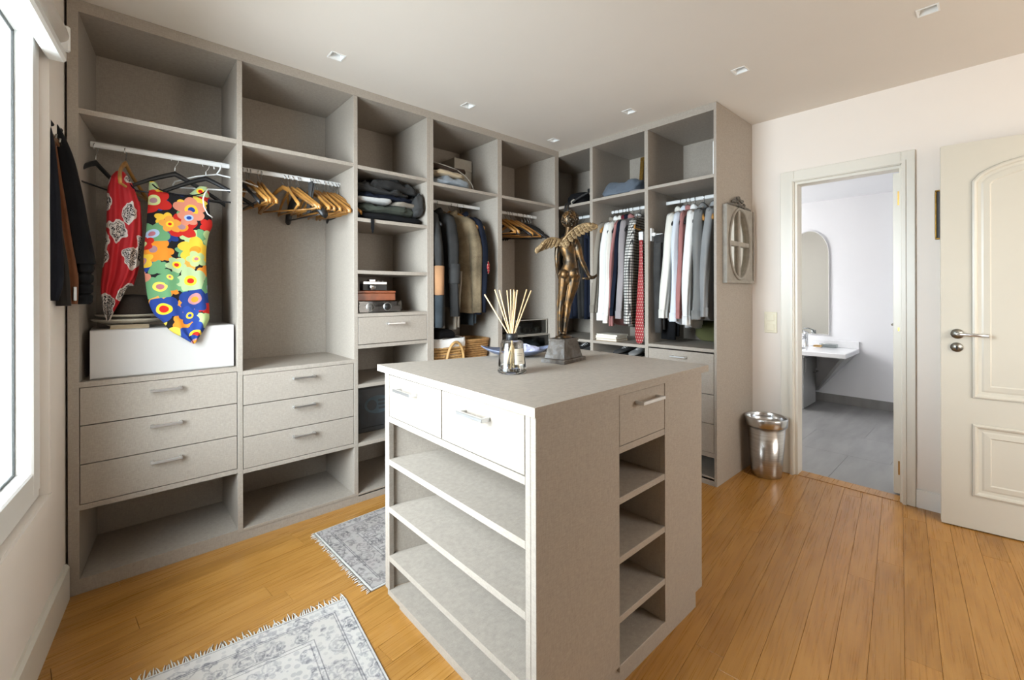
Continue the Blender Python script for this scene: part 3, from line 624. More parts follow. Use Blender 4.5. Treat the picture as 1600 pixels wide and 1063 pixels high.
def garment(name, label, cat, pos, rz, mat, L=.72, w=.2, thick=.042, sl=.60, jacket=False, group=None, seed=0, sleeve_mat=None, collar_mat=None, open_a=0, slv=(.036, .026), cuff=None, sides=(-1, 1), btn=False):
    r = random.Random(seed); t = thing(name, label, cat, pos, rz, group)
    ph = r.uniform(0, 6); fd = .010 if not jacket else .006
    m = MB(); T_ = thick
    rg = [ring(-.088, .045, .026), ring(-.098, .075, .030, fold=.001), ring(-.122, w*.78, T_*.8, fold=.002, ph=ph), ring(-.150, w*.98, T_*.95, fold=.003, ph=ph), ring(-.19, w*1.0, T_*1.05, fold=.004, ph=ph)]
    nz = 8
    for i in range(1, nz+1):
        q = i/nz; z = -.19-(L-.19)*q
        a = w*(1.0-.06*sin(pi*q)+.03*q) if jacket else w*(.985+.02*q)
        rg.append(ring(z, a, T_*(1.05-.08*q), cx=.006*sin(2*q+ph), cy=.006*sin(3*q+ph)*q, fold=fd*q**.8, ph=ph+.5*q, k=5+r.random()*.3, dz=(-.03 if not jacket else .012)*(i == nz)))
    m.loft(rg); m.build('body', mat, t, True)
    for s_ in (-1, 1):
        if s_ not in sides: continue
        m = MB(); rs = []; a0, b0 = slv; nn = 11; sway = r.uniform(-.012, .012)
        for i in range(nn):
            q = i/(nn-1); z = -.135-sl*q
            cx = s_*(w*.84+(.034*min(1, q*3.2)**.8+.052*q**1.2 if not jacket else .05*min(1, q*3.2)**.8)); cy = sway*q*q+.006*sin(5*q+ph)
            k = 1-.30*q+.10*sin(7*q+ph)*q
            aa, bb = a0*k*(.55+.45*min(1, q*5+.15)), b0*k*(.75+.25*min(1, q*5))
            row = []
            for j in range(20):
                g = 2*pi*j/20
                f = (.006*sin(4*g+ph+3*q)+.003*sin(7*g+2*ph))*min(1, q*1.6)
                row.append((cx+(aa+f)*cos(g), cy+(bb+f)*sin(g), z-.02*(1-q)*cos(g)*s_*1.2))
            rs.append(row)
        m.loft(rs); so = m.build('sleeve', sleeve_mat or mat, t, True)
        if cuff:
            m = MB(); q = rs[-1]; c_ = Vector([sum(p_[i] for p_ in q)/20 for i in range(3)]); q2 = [tuple(c_+(Vector(p_)-c_)*1.10) for p_ in q]
            m.loft([[(p_[0], p_[1], p_[2]+.055) for p_ in q2], [(p_[0], p_[1], p_[2]+.002) for p_ in q2], [(p_[0], p_[1], p_[2]-.006) for p_ in q2]]); m.build('cuff', cuff, so, True)
    m = MB(); pts = [(.062*cos(q), .034*sin(q), -.088+.012*cos(q*2)) for q in [2*pi*i/16 for i in range(17)]]
    m.loft([[(x*k2, y*k2+.002, z+dz_) for x, y, z in pts[:16]] for k2, dz_ in ((1.05, -.02), (1.12, .006), (.92, .020), (.86, .0), (.9, -.02))], False); m.build('collar', collar_mat or mat, t, True)
    if btn:
        m = MB()
        for i in range(3): m.ball((-w*1.16, -.018, -.66-.02*i), .005, 8, 5)
        m.build('button', 'black_plastic', t, True)
    return t
def trousers(name, label, pos, rz, mat, L=.7, w=.12, thick=.02, group=None, seed=0, cat='trousers'):
    r = random.Random(seed); ph = r.uniform(0, 6); t = thing(name, label, cat, pos, rz, group)
    for s_ in (-1, 1):
        m = MB(); rg = []
        for i in range(9):
            q = i/8; z = .0-L*q*(1 if s_ > 0 else .97)
            rg.append(ring(z, w*(1-.16*q), thick*(.55+.25*min(1, q*4))*.6, cx=.01*sin(2*q+ph), cy=s_*thick*.42+.004*sin(4*q+ph), fold=.004*q, ph=ph, n=24, k=4))
        m.loft(rg); m.build('leg', mat, t, True)
    m = MB(); m.loft([ring(.012, w*.98, thick*.3, n=24), ring(.006, w, thick*.8, n=24), ring(-.03, w*1.005, thick*.95, n=24), ring(-.05, w*1.0, thick*.85, n=24)]); m.build('waistband', mat, t, True)
    return t
def folded(name, label, cat, mat, c, size, rz=0, seed=0, amp=.12, group=None, sag=0, p=.35):
    # a soft rounded slab with crumpled relief
    w, d, h = size; N, M_ = 110, 26
    t = thing(name, label, cat, c, rz, group); m = MB(); rg = []
    sg = lambda v_, e: math.copysign(abs(v_)**e, v_)
    for i in range(M_+1):
        ph = -pi/2+pi*i/M_; row = []
        for j in range(N):
            th_ = 2*pi*j/N
            x = w/2*sg(cos(ph), p)*sg(cos(th_), p); y = d/2*sg(cos(ph), p)*sg(sin(th_), p); z = h/2*sg(sin(ph), .8)
            q = Vector((x, y, z)); nv = noise.noise_vector(q*13+Vector((seed*7.1, seed*3.3, 0))); n2 = noise.noise_vector(q*34+Vector((seed*1.1, 0, seed*5)))
            e = max(0., min(1., (z+h/2)/h)); lay = 1+.018*sin(z/h*2*pi*3+3*nv.x+seed); x *= lay; y *= lay
            x += (nv.x*.05*w+n2.x*.02*w)*amp*4*.5; y += (nv.y*.05*d+n2.y*.02*d)*amp*4*.5; z += (nv.z*h*.9+n2.z*h*.45)*amp*2*e-sag*((x/(w/2))**2)*h
            row.append((x, y, max(z, -h/2)+h/2))
        rg.append(row)
    m.loft(rg, False); m.build('fabric', mat, t, True); return t
# ================================================================== BAY 1: hangers, dresses, hats, box
ZR = 1.955      # top of the rails
def profile(m, rows, th, n=40, fold=.004, k=7, ph=0, pw=.8, cap=True):
    rg = []
    for i, (xl, xr, z, y) in enumerate(rows):
        q = i/(len(rows)-1); a = (xr-xl)/2; t_ = th(q) if callable(th) else th
        rg.append(ring(z, max(a, .002), t_, cx=(xl+xr)/2, cy=y, fold=fold*min(1, .3+q*1.5), ph=ph+q*.6, n=n, k=k, pw=pw))
    m.loft(rg, cap)
def densify(rows, k=4):
    out = []
    for i in range(len(rows)-1):
        p0, p1, p2, p3 = rows[max(i-1, 0)], rows[i], rows[i+1], rows[min(i+2, len(rows)-1)]
        for j in range(k):
            t = j/k
            out.append(tuple(.5*((2*b_)+(-a+c)*t+(2*a-5*b_+4*c-d)*t*t+(-a+3*b_-3*c+d)*t**3) for a, b_, c, d in zip(p0, p1, p2, p3)))
    return out+[rows[-1]]
hanger('black', 'empty black hanger at the left end of the first rail, by the wardrobe side', (.101, .2, ZR), radians(62))
t = hanger('wood', 'wooden hanger holding the red paisley dress', (.205, .2, ZR), radians(75))
hanger('black', 'black hanger carrying the floral dress', (.392, .2, ZR), radians(12))
hanger('black', 'spare black hanger tucked in just right of the floral dress', (.522, .2, ZR), radians(-6))
hanger('white', 'white plastic hanger at the right end of the first rail', (.572, .2, ZR), radians(-24))
t = thing('floral_dress', 'sleeveless dress with bold multicoloured flowers on black, draping over the white foam block', 'dress', (.4, .1, 1.8))
DRESS = [(0.286, 0.531, 1.755, 0.158), (0.284, 0.530, 1.69, 0.145), (0.279, 0.540, 1.616, 0.128), (0.276, 0.524, 1.568, 0.116), (0.269, 0.51, 1.488, 0.098), (0.265, 0.507, 1.409, 0.08), (0.27, 0.508, 1.332, 0.062), (0.276, 0.509, 1.256, 0.045), (0.286, 0.513, 1.204, 0.035), (0.304, 0.513, 1.16, 0.026), (0.328, 0.511, 1.135, 0.021), (0.357, 0.492, 1.09, 0.016), (0.397, 0.474, 1.058, 0.014), (0.443, 0.453, 1.022, 0.014)]
m = MB(); profile(m, densify(DRESS), lambda q: .034 if q < .4 else .034-.022*min(1, (q-.4)/.35), 72, .006, 5.2, .8); m.build('dress_body', 'floral_print', t)
for rows in ([(0.29, 0.318, 1.805, 0.175), (0.288, 0.335, 1.77, 0.168), (0.287, 0.372, 1.735, 0.158)], [(0.488, 0.524, 1.814, 0.175), (0.462, 0.531, 1.785, 0.168), (0.425, 0.531, 1.742, 0.158)]):
    m = MB(); profile(m, densify(rows), .024, 24, .001); m.build('shoulder_strap', 'floral_print', t)
m = MB(); m.tube([(.300+.212*i/14, .122-.012*sin(pi*i/14), 1.786-.038*sin(pi*i/14)**.6) for i in range(15)], .0035, 6); m.build('neckline_trim', 'black_cloth', t)
m = MB(); m.tube([(.520, .12, 1.795), (.505, .105, 1.77), (.497, .10, 1.74), (.50, .096, 1.70), (.515, .092, 1.665), (.536, .095, 1.65)], .0032, 6); m.build('armhole_trim', 'white_cloth', t)
t = thing('paisley_dress', 'red satin dress with white and black paisley motifs, gathered on a wooden hanger', 'dress', (.2, .12, 1.8))
RED = [(0.168, 0.203, 1.822, 0.14), (0.152, 0.218, 1.795, 0.13), (0.145, 0.229, 1.768, 0.125), (0.140, 0.243, 1.72, 0.12), (0.139, 0.256, 1.66, 0.12), (0.136, 0.256, 1.538, 0.12), (0.130, 0.246, 1.452, 0.12), (0.122, 0.236, 1.354, 0.12), (0.118, 0.205, 1.285, 0.115), (0.122, 0.185, 1.232, 0.11), (0.128, 0.164, 1.184, 0.10), (0.137, 0.150, 1.142, 0.09)]
m = MB(); profile(m, densify(RED), lambda q: .045-.02*q, 64, .012, 5.5, 2.2); m.build('dress_body', 'paisley_print', t)
m = MB(); m.tube([(.185, .105, 1.80), (.20, .098, 1.785), (.215, .10, 1.77), (.228, .11, 1.755), (.238, .125, 1.745)], .006, 6); m.build('neckline_trim', 'navy_cloth', t)
m = MB(); profile(m, densify([(.225, .256, 1.70, .15), (.222, .262, 1.6, .15), (.215, .262, 1.5, .15), (.205, .25, 1.38, .15), (.205, .232, 1.30, .15)]), .018, 24, .004, 6); m.build('sleeve', 'paisley_print', t)
# white foam block
t = thing('foam_block', 'long white upholstery foam block lying on the first drawer unit', 'foam block', (.34, .22, .889))
m = MB()
def rbox(m, x0, x1, y0, y1, z0, z1, r, n=4, M=None):
    rg = []
    def sect(x, q):
        out = []
        for cx, cz, a0 in ((y1-r, z1-r, 0), (y0+r, z1-r, 90), (y0+r, z0+r, 180), (y1-r, z0+r, 270)):
            for i in range(n+1): a = radians(a0+90*i/n); out.append((x, cx+r*q*cos(a)+(1-q)*0, cz+r*q*sin(a)))
        return out
    def sh(x, k): return [(x, (y0+y1)/2+(p_[1]-(y0+y1)/2)*k, (z0+z1)/2+(p_[2]-(z0+z1)/2)*k) for p_ in sect(x, 1)]
    def sd(x, d): # inset by d
        return [(x, p_[1]+(-d if p_[1] > (y0+y1)/2 else d), p_[2]+(-d if p_[2] > (z0+z1)/2 else d)) for p_ in sect(x, 1)]
    for i in range(n+1): a = pi/2*i/n; rg.append(sd(x0+r*(1-sin(a)), r*(1-cos(a))*0+r*(1-sin(pi/2*i/n))))
    for i in range(n+1): a = pi/2*i/n; rg.append(sd(x1-r*(1-cos(a)), r*(1-cos(a))))
    m.loft(rg, True, True, False, M); return m
rbox(m, .085, .617, .035, .36, .8895, 1.103, .010); m.build('block', 'foam_white', t)
# hats on the block
t = thing('felt_hat', 'dark brown felt bucket hat, topmost of the hats on the foam block', 'hat', (.225, .2, 1.155))
m = MB(); m.lathe([(.105, .018), (.10, .012), (.083, .012), (.080, .02), (.077, .06), (.066, .09), (.045, .105), (.0, .108)], 32, (.232, .2, 1.152), 1, .95); m.build('crown', 'felt', t)
m = MB(); m.lathe([(.06, .004), (.10, .002), (.125, .010), (.127, .015), (.1, .012), (.06, .012)], 36, (.222, .2, 1.152), 1, .95); m.build('brim', 'straw', t)
t = thing('straw_hat', 'flat pale straw hat lying under the brown felt hat', 'hat', (.215, .2, 1.12))
m = MB(); m.lathe([(.0, .012), (.06, .006), (.10, .004), (.135, .018), (.137, .024), (.10, .018), (.05, .028), (0, .028)], 36, (.218, .2, 1.122), 1, .95); m.build('brim', 'straw', t)
m = MB(); m.lathe([(.078, .018), (.0795, .028), (.0, .0295)], 30, (.218, .2, 1.122), 1, .95); m.build('band', 'greybrown_cloth', t)
t = thing('fan', 'folded tan paper fan lying under the hats on the foam block', 'fan', (.22, .16, 1.104))
m = MB()
for i in range(5): m.box(.15, .285, .075+.004*i, .16+.012*i, 1.1035+.0034*i, 1.1065+.0034*i, Matrix.Translation((.2, .1, 0)) @ Matrix.Rotation(radians(3*i-4), 4, 'Z') @ Matrix.Translation((-.2, -.1, 0)))
m.build('folds', 'beige_cloth', t)
# ================================================================== BAY 2: hangers
hx = [(.712, 96), (.726, 100), (.768, 84), (.785, 88), (.897, 122), (.925, 80), (.945, 104), (.975, 98), (1.02, 90), (1.045, 101), (1.062, 88), (1.078, 92), (1.092, 110), (1.130, 87), (1.150, 98), (1.172, 103), (1.195, 105)]
for i, (x, a) in enumerate(hx):
    if i in (8,): continue
    j = i if i < 8 else i-1
    hanger('wood', 'varnished wooden hanger on the second rail, %s from the left' % ORD[j], (x, .215, ZR), radians(a), 'wooden hangers on the second rail')
hanger('padded', 'black padded hanger hanging among the wooden hangers of the second rail', (.985, .215, ZR), radians(101))
trousers('trouser_remnant', 'narrow grey cloth strap hanging among the wooden hangers', (1.022, .12, 1.905), radians(90), 'darkgrey_cloth', .17, .03, .012, cat='cloth strap')
hanger('black', 'black hanger hidden behind the leftmost wooden hangers of the second rail', (.692, .215, ZR), radians(92))
hanger('black', 'black hanger at the right end of the second rail', (1.213, .215, ZR), radians(95))
# ================================================================== BAY 3: folded clothes, cases, framed panel
F = folded
g = 'folded clothes heaped on the shelf'
F('folded_garment', 'black folded garment at the bottom of the dark clothes heap', 'clothes', 'black_cloth', (1.50, .19, 1.7205), (.455, .34, .05), 0, 1, .14, g)
F('folded_garment', 'grey-green crumpled trousers low in the dark clothes heap', 'clothes', 'sage_cloth', (1.485, .19, 1.768), (.44, .33, .065), .03, 2, .42, g, 0, .45)
F('folded_garment', 'pale grey folded shirt showing at the left of the clothes heap', 'clothes', 'lightgrey_cloth', (1.385, .105, 1.832), (.23, .18, .034), -.15, 3, .08, g)
F('folded_garment', 'khaki beige folded garment at the right of the clothes heap', 'clothes', 'greybrown_cloth', (1.605, .12, 1.826), (.21, .20, .034), .2, 4, .1, g)
F('folded_garment', 'dark blue jeans folded in the middle of the clothes heap', 'clothes', 'navy_cloth', (1.48, .18, 1.855), (.41, .30, .05), .04, 5, .45, g, 0, .5)
F('folded_garment', 'dark slate trousers near the top of the clothes heap', 'clothes', 'slate_cloth', (1.45, .19, 1.895), (.38, .30, .055), -.05, 6, .5, g, .1, .5)
F('folded_garment', 'charcoal crumpled jacket on top of the clothes heap', 'clothes', 'charcoal_cloth', (1.52, .19, 1.925), (.40, .30, .07), .08, 7, .55, g, .3, .55)
F('folded_garment', 'grey rolled garment slumping at the right end of the clothes heap', 'clothes', 'darkgrey_cloth', (1.685, .10, 1.775), (.08, .2, .13), .0, 8, .3, g, 0, .6)
t = thing('belt', 'black strap end hanging over the shelf edge below the clothes heap', 'belt', (1.345, 0, 1.72))
m = MB(); m.loft([[(1.345+dx*w, yy, z) for dx in (-.011, .011) for yy in ((y-.0015, y+.0015) if dx < 0 else (y+.0015, y-.0015))] for z, y, w in ((1.7225, .08, 1), (1.7225, .0, 1), (1.715, -.0045, 1), (1.66, -.005, .9), (1.632, -.005, .15))], True, True, False); m.build('strap', 'black_cloth', t)
t = thing('watch_case', 'grey clear-lidded watch case with two round dials, bottom of the stack on the drawer shelf', 'case', (1.43, .12, 1.139))
m = MB(); m.box(1.275, 1.565, .04, .22, 1.1395, 1.215, None, .004); m.build('case_body', 'acrylic', t)
m = MB(); m.box(1.279, 1.561, .046, .216, 1.143, 1.18, None, .003).box(1.279, 1.561, .1, .216, 1.18, 1.208); m.build('tray', 'picture_dark', t)
for cx in (1.352, 1.467):
    m = MB(); m.tube([(cx, .0455, 1.176), (cx, .052, 1.176)], .028, 20); w_ = m.build('watch', 'satin_nickel', t)
    m = MB(); m.tube([(cx, .0450, 1.176), (cx, .0456, 1.176)], .022, 20); m.build('dial', 'black_plastic', w_)
t = thing('wooden_box', 'glossy amber-orange box between the watch case and the silver camera', 'box', (1.40, .13, 1.2155))
m = MB(); m.box(1.27, 1.525, .05, .22, 1.2158, 1.262, None, .003); m.build('base', 'amber_box', t)
m = MB(); m.box(1.268, 1.527, .048, .222, 1.263, 1.278, None, .003); m.build('lid', 'amber_box', t)
t = thing('camera', 'small silver and black vintage camera on top of the amber box', 'camera', (1.40, .12, 1.2785))
m = MB(); m.box(1.315, 1.48, .075, .125, 1.2785, 1.325, None, .004); m.build('body', 'black_plastic', t)
m = MB(); m.box(1.317, 1.478, .072, .124, 1.318, 1.337, None, .003).box(1.36, 1.40, .075, .12, 1.337, 1.35, None, .002); m.build('top_plate', 'chrome', t)
m = MB(); m.tube([(1.372, .076, 1.303), (1.372, .05, 1.303)], .019, 20); m.build('lens', 'chrome', t)
m = MB(); m.tube([(1.43, .1, 1.337), (1.43, .1, 1.345)], .009, 12).tube([(1.46, .1, 1.337), (1.46, .1, 1.343)], .007, 12); m.build('dial_knob', 'chrome', t)
t = thing('framed_panel', 'dark framed panel with a blue oval emblem leaning in the lower shelf niche', 'framed panel', (1.48, .2, .357))
Mp = Matrix.Translation((0, .17, .358)) @ Matrix.Rotation(radians(-8), 4, 'X')
m = MB()
for q in ((1.315, 1.655, 0, .03), (1.315, 1.655, .275, .305), (1.315, 1.345, .03, .275), (1.625, 1.655, .03, .275)): m.box(q[0], q[1], 0, .022, q[2], q[3], Mp, .003)
m.build('frame', 'blue_frame', t)
m = MB(); m.box(1.345, 1.625, .008, .02, .03, .275, Mp); m.build('panel', 'blue_panel', t)
m = MB(); m.prism([(1.475+.095*cos(a), .165+.058*sin(a)) for a in [2*pi*i/36 for i in range(36)]], .006, .008, 'y', Mp); em = m.build('emblem', 'blue_print', t)
m = MB()
for z in (.19, .165, .14): m.box(1.475, 1.545, .0052, .006, z-.007, z+.007, Mp)
m.prism([(1.43+.034*cos(a), .165+.034*sin(a)) for a in [2*pi*i/20 for i in range(20)]], .0052, .006, 'y', Mp); m.build('print', 'blue_panel', em)
# ================================================================== BAY 4: jackets, linen, baskets
G = garment
g = 'jackets on the fourth rail'
def hang_g(style, lab, pos, rz, *a, **k):
    hanger(style, 'hanger holding the '+lab[0], pos, rz); return G(a[0], lab[1], a[1], pos, rz, *a[2:], **k)
zj = 1.952
t = hang_g('black', ('grey jacket with the tan elbow patch', 'dark slate jacket with a tan elbow patch and denim lower sleeve, leftmost in its bay'), (1.845, .235, zj), radians(86), 'jacket', 'jacket', 'slate_cloth', L=.80, w=.205, thick=.04, sl=.78, jacket=True, seed=21, slv=(.048, .036), group=g)
m = MB(); m.loft([[(-.228+rx*cos(q_), ry*sin(q_), z) for q_ in [2*pi*i/20 for i in range(20)]] for z, rx, ry in ((-.50, .030, .026), (-.505, .0475, .035), (-.60, .046, .034), (-.70, .0445, .0325), (-.705, .03, .026))]); m.build('elbow_patch', 'tan_suede', t, True)
m = MB(); m.loft([[(-.224+rx*cos(q_), ry*sin(q_), z) for q_ in [2*pi*i/20 for i in range(20)]] for z, rx, ry in ((-.70, .030, .024), (-.71, .0455, .034), (-.80, .044, .033), (-.925, .041, .031), (-.93, .03, .026))]); m.build('lower_sleeve', 'denim', t, True)
t = hang_g('black', ('charcoal jacket', 'charcoal grey jacket hanging between the patched jacket and the brown tweed one'), (1.955, .235, zj), radians(90), 'jacket', 'jacket', 'charcoal_cloth', L=.78, w=.21, thick=.05, sl=.72, jacket=True, seed=22, slv=(.052, .042), group=g)
m = MB(); m.loft([[(-.228+rx*cos(q_), ry*sin(q_), z) for q_ in [2*pi*i/20 for i in range(20)]] for z, rx, ry in ((-.48, .03, .028), (-.485, .0515, .041), (-.62, .049, .039), (-.625, .03, .028))]); m.build('elbow_patch', 'darkgrey_cloth', t, True)
t = hang_g('wood', ('brown tweed jacket', 'brown tweed jacket hanging in the middle of the fourth bay'), (2.075, .235, zj), radians(112), 'jacket', 'jacket', 'tweed', L=.83, w=.215, thick=.055, sl=.70, jacket=True, seed=23, slv=(.055, .042), group=g, btn=True)
t = hang_g('wood', ('navy blazer', 'navy blazer hanging right of the brown tweed jacket'), (2.19, .235, zj), radians(96), 'jacket', 'jacket', 'navy_cloth', L=.84, w=.205, thick=.05, sl=.70, jacket=True, seed=24, slv=(.052, .042), group=g)
m = MB(); m.ball((-.268, -.02, -.50), .026, 10, 7, (.3, .6, 1.9)); m.build('red_trim', 'dotted_red', t, True)
trousers('trousers', 'brown-grey trousers whose legs show below the tweed jacket', (2.015, .11, 1.42), radians(90), 'greybrown_cloth', .42, .085, .03)
trousers('trousers', 'dark blue trousers whose legs show below the navy blazer', (2.19, .15, 1.42), radians(90), 'denim', .40, .10, .03)
hanger('wood', 'wooden hanger with a bare bright top between the tweed jacket and navy blazer', (2.135, .235, zj), radians(93))
g = 'folded linen on top of the fourth bay'
F('folded_linen', 'grey-blue folded blanket at the bottom of the linen pile above the jackets', 'linen', 'greyblue_cloth', (1.965, .19, 2.0235), (.35, .36, .075), .0, 31, .22, g, .2, .55)
F('folded_linen', 'cream folded cloth in the middle of the linen pile above the jackets', 'linen', 'beige_cloth', (1.945, .19, 2.092), (.31, .34, .042), .06, 32, .2, g, .1, .5)
F('folded_linen', 'dark brown folded cover on top of the linen pile above the jackets', 'linen', 'dark_brown_cloth', (1.955, .20, 2.130), (.33, .34, .05), -.05, 33, .25, g, .1, .5)
t = thing('storage_box', 'plain grey-beige box behind the linen pile on the top shelf', 'box', (2.25, .38, 2.023))
m = MB(); m.box(2.17, 2.34, .31, .48, 2.0235, 2.25, None, .002); m.build('body', 'grey_card', t); m = MB(); m.box(2.168, 2.342, .308, .482, 2.25, 2.34, None, .002); m.build('lid', 'grey_card', t)
t = thing('cord', 'pale thin cord looping over the linen pile on the top shelf', 'cord', (1.95, .04, 2.18))
m = MB(); m.tube([(1.795, .06, 2.18), (1.90, .035, 2.165), (2.0, .03, 2.15), (2.08, .03, 2.115), (2.13, .03, 2.07), (2.15, .03, 2.028)], .004, 6); m.build('strand', 'greybrown_cloth', t)
def basket(name, lab, c, rx, ry, h, rows, mat, n=44, pw=.45):
    t = thing(name, lab, 'basket', c, 0, 'wicker baskets'); sg = lambda v_, e: math.copysign(abs(v_)**e, v_)
    for k in range(rows):
        m = MB(); z = c[2]+.008+(h-.016)*k/(rows-1); q = .86+.14*k/(rows-1); rg = []
        pts = [(c[0]+(rx*q+.004*sin(pi*(i+k)))*sg(cos(2*pi*i/n), pw), c[1]+(ry*q+.004*cos(pi*(i+k)))*sg(sin(2*pi*i/n), pw), z) for i in range(n+1)]
        m.tube(pts, (h/rows)*.46, 6, False); m.build('weave_strand', mat, t)
    m = MB()
    for i in range(0, n, 2): a = 2*pi*(i+.5)/n; m.tube([(c[0]+rx*f*sg(cos(a), pw), c[1]+ry*f*sg(sin(a), pw), z) for f, z in ((.85, c[2]+.004), (.985, c[2]+h-.004))], .005, 5)
    m.build('stake', mat, t, kind='stuff')
    m = MB(); m.loft([[(c[0]+rx*f*sg(cos(2*pi*i/n), pw), c[1]+ry*f*sg(sin(2*pi*i/n), pw), c[2]+z) for i in range(n)] for f, z in ((.84, .003), (.965, h-.006), (.94, h-.006), (.82, .008))], True); m.build('lining_wall', mat, t)
    return t
t = basket('wicker_basket', 'lined wicker basket with a hooped handle, left of the pair below the jackets', (1.965, .18, .7005), .145, .13, .175, 9, 'wicker')
m = MB(); sg = lambda v_, e: math.copysign(abs(v_)**e, v_)
m.loft([[(1.965+rx*sg(cos(2*pi*i/40), .45), .18+ry*sg(sin(2*pi*i/40), .45), z+.003*sin(i*1.9)) for i in range(40)] for rx, ry, z in ((.147, .133, .865), (.149, .135, .90), (.147, .133, .935), (.138, .124, .932), (.134, .12, .8))], False); m.build('cloth_liner', 'white_cloth', t)
m = MB(); m.tube([(1.99+.075*cos(a), .045-.012*sin(a), .745+.165*sin(a)) for a in [pi*i/16 for i in range(17)]], .010, 8); m.build('handle', 'wicker', t)
t = basket('wicker_basket', 'brown unlined wicker basket, right of the pair below the jackets', (2.235, .21, .7005), .115, .13, .20, 12, 'wicker_dark')
m = MB(); m.tube([(2.235+.118*sg(cos(2*pi*i/40), .45), .21+.133*sg(sin(2*pi*i/40), .45), .905) for i in range(41)], .010, 8, False); m.build('rim', 'wicker_dark', t)
F('hat', 'black soft hat lying on the lined wicker basket', 'hat', 'black_cloth', (1.92, .16, .936), (.19, .2, .07), .2, 41, .06, None, .3)
# ================================================================== BAY 5: hangers and glass cases
for i, (x, a) in enumerate([(2.50, 100), (2.58, 86), (2.64, 118), (2.70, 98)]):
    hanger('wood', 'wooden hanger on the corner rail, %s of four from the left' % ORD[i], (x, .23, ZR), radians(a), 'wooden hangers on the corner rail')
hanger('wood', 'brightest wooden hanger on the corner rail, turned towards the room', (2.76, .23, ZR), radians(128))
for i, x in enumerate([2.55, 2.67, 2.83, 2.87, 2.91, 2.94]):
    hanger('black', 'black hanger on the corner rail, %s of six from the left' % ORD[i], (x, .23, ZR), radians(96+9*i), 'black hangers on the corner rail')
def gcase(lab, x0, x1, y0, y1, z0, z1, items):
    t = thing('display_case', lab, 'display case', ((x0+x1)/2, (y0+y1)/2, z0), 0, 'stacked display cases')
    m = MB(); e = .006
    for x in (x0, x1-e):
        for y in (y0, y1-e): m.box(x, x+e, y, y+e, z0+e, z1-e)
    for z in (z0, z1-e): m.box(x0, x1, y0, y0+e, z, z+e).box(x0, x1, y1-e, y1, z, z+e).box(x0, x0+e, y0+e, y1-e, z, z+e).box(x1-e, x1, y0+e, y1-e, z, z+e)
    m.build('edge_frame', 'grey_card', t)
    m = MB(); m.box(x0+e, x1-e, y0+.002, y0+.004, z0+e, z1-e).box(x1-.004, x1-.002, y0+e, y1-e, z0+e, z1-e).box(x0+e, x1-e, y0+e, y1-e, z1-.004, z1-.002); m.build('pane', 'acrylic', t)
    m = MB(); m.box(x0+e, x1-e, y0+e, y1-e, z0+.001, z0+.005); m.build('base', 'charcoal_cloth', t); return t
gcase('upper clear display case holding small dark objects, in the corner bay behind the bowl', 2.62, 2.985, .08, .38, .9065, 1.035, 0)
t = thing('perfume_bottles', 'dark perfume bottle in the upper display case', 'bottle', (2.70, .16, .912))
m = MB(); m.box(2.67, 2.73, .13, .17, .912, .975, None, .005); m.build('bottle_body', 'black_plastic', t); m = MB(); m.lathe([(.010, 0), (.010, .018), (.0, .019)], 12, (2.70, .15, .975)); m.build('cap', 'chrome', t)
for i, (x, y, h, mm_, lab) in enumerate(((2.78, .14, .05, 'clear_glass', 'clear small glass in the upper display case, nearest its middle'), (2.84, .15, .045, 'clear_glass', 'clear small glass in the upper display case, right of the middle'), (2.90, .13, .05, 'clear_glass', 'clear small glass in the upper display case, second from its right end'), (2.95, .14, .05, 'clear_glass', 'clear small glass at the right end of the upper display case'))):
    t = thing('small_glass', lab, 'glass', (x, y, .912), 0, 'small glasses in the display case'); m = MB(); m.lathe([(.014, .0), (.019, .004), (.021, h), (.018, h), (.016, .007), (0, .006)], 16, (x, y, .912)); m.build('cup', mm_, t)
t = thing('black_box', 'flat black box standing behind the glasses in the upper display case', 'box', (2.84, .26, .912)); m = MB(); m.box(2.72, 2.95, .22, .32, .912, .985, None, .004); m.build('body', 'black_plastic', t); m = MB(); m.box(2.719, 2.951, .219, .321, .985, .998, None, .003); m.build('lid', 'black_plastic', t)
gcase('lower clear display case holding a blue velvet cushion in the corner bay', 2.60, 2.998, .06, .42, .7005, .9055, 0)
F('cushion', 'deep blue velvet cushion inside the lower display case', 'cushion', 'denim', (2.80, .22, .706), (.32, .26, .15), 0, 51, .05, None, .3)
# ================================================================== RUN B: trousers, shirts, ties, sundries
zb_ = 1.962
g = 'dark trousers in the corner bay'
for i, (y, mat, lab) in enumerate(((.03, 'black_cloth', 'black trousers deepest in the dark corner bay'), (-.06, 'navy_cloth', 'navy trousers in the corner bay behind the statue'), (-.14, 'charcoal_cloth', 'charcoal trousers hanging behind the statue, in the middle of the corner bay'), (-.215, 'navy_cloth', 'navy trousers next to the divider of the shirt bay'))):
    hanger('black', 'black clip hanger holding the '+lab.split(' ')[0]+' trousers '+['deepest in the corner', 'behind the statue head', 'in the middle of the corner bay', 'beside the shirt bay'][i], (3.325, y, zb_), radians(4*i-5))
    trousers('trousers', lab, (3.25, y-.01, 1.775), radians(-4+3*i), mat, .74, .11, .05, g, 60+i)
g = 'shirts in the middle bay of the right-hand wardrobe'
def sh(lab_h, lab, y, a, mat, g, seed, L=.86, sl=.72, thick=.03, style='wood', x=3.325, w=.205, **k):
    hanger(style, 'hanger holding the '+lab_h, (x, y, zb_), radians(a)); return garment('shirt', lab, 'shirt', (x, y, zb_), radians(a), mat, L, w, thick, sl, seed=seed, group=g, cuff=mat, **k)
sh('taupe shirt', 'taupe-grey shirt, leftmost in the middle bay', -.400, -8, 'greybrown_cloth', g, 71, .84, .72, .022, 'wood', slv=(.04, .022))
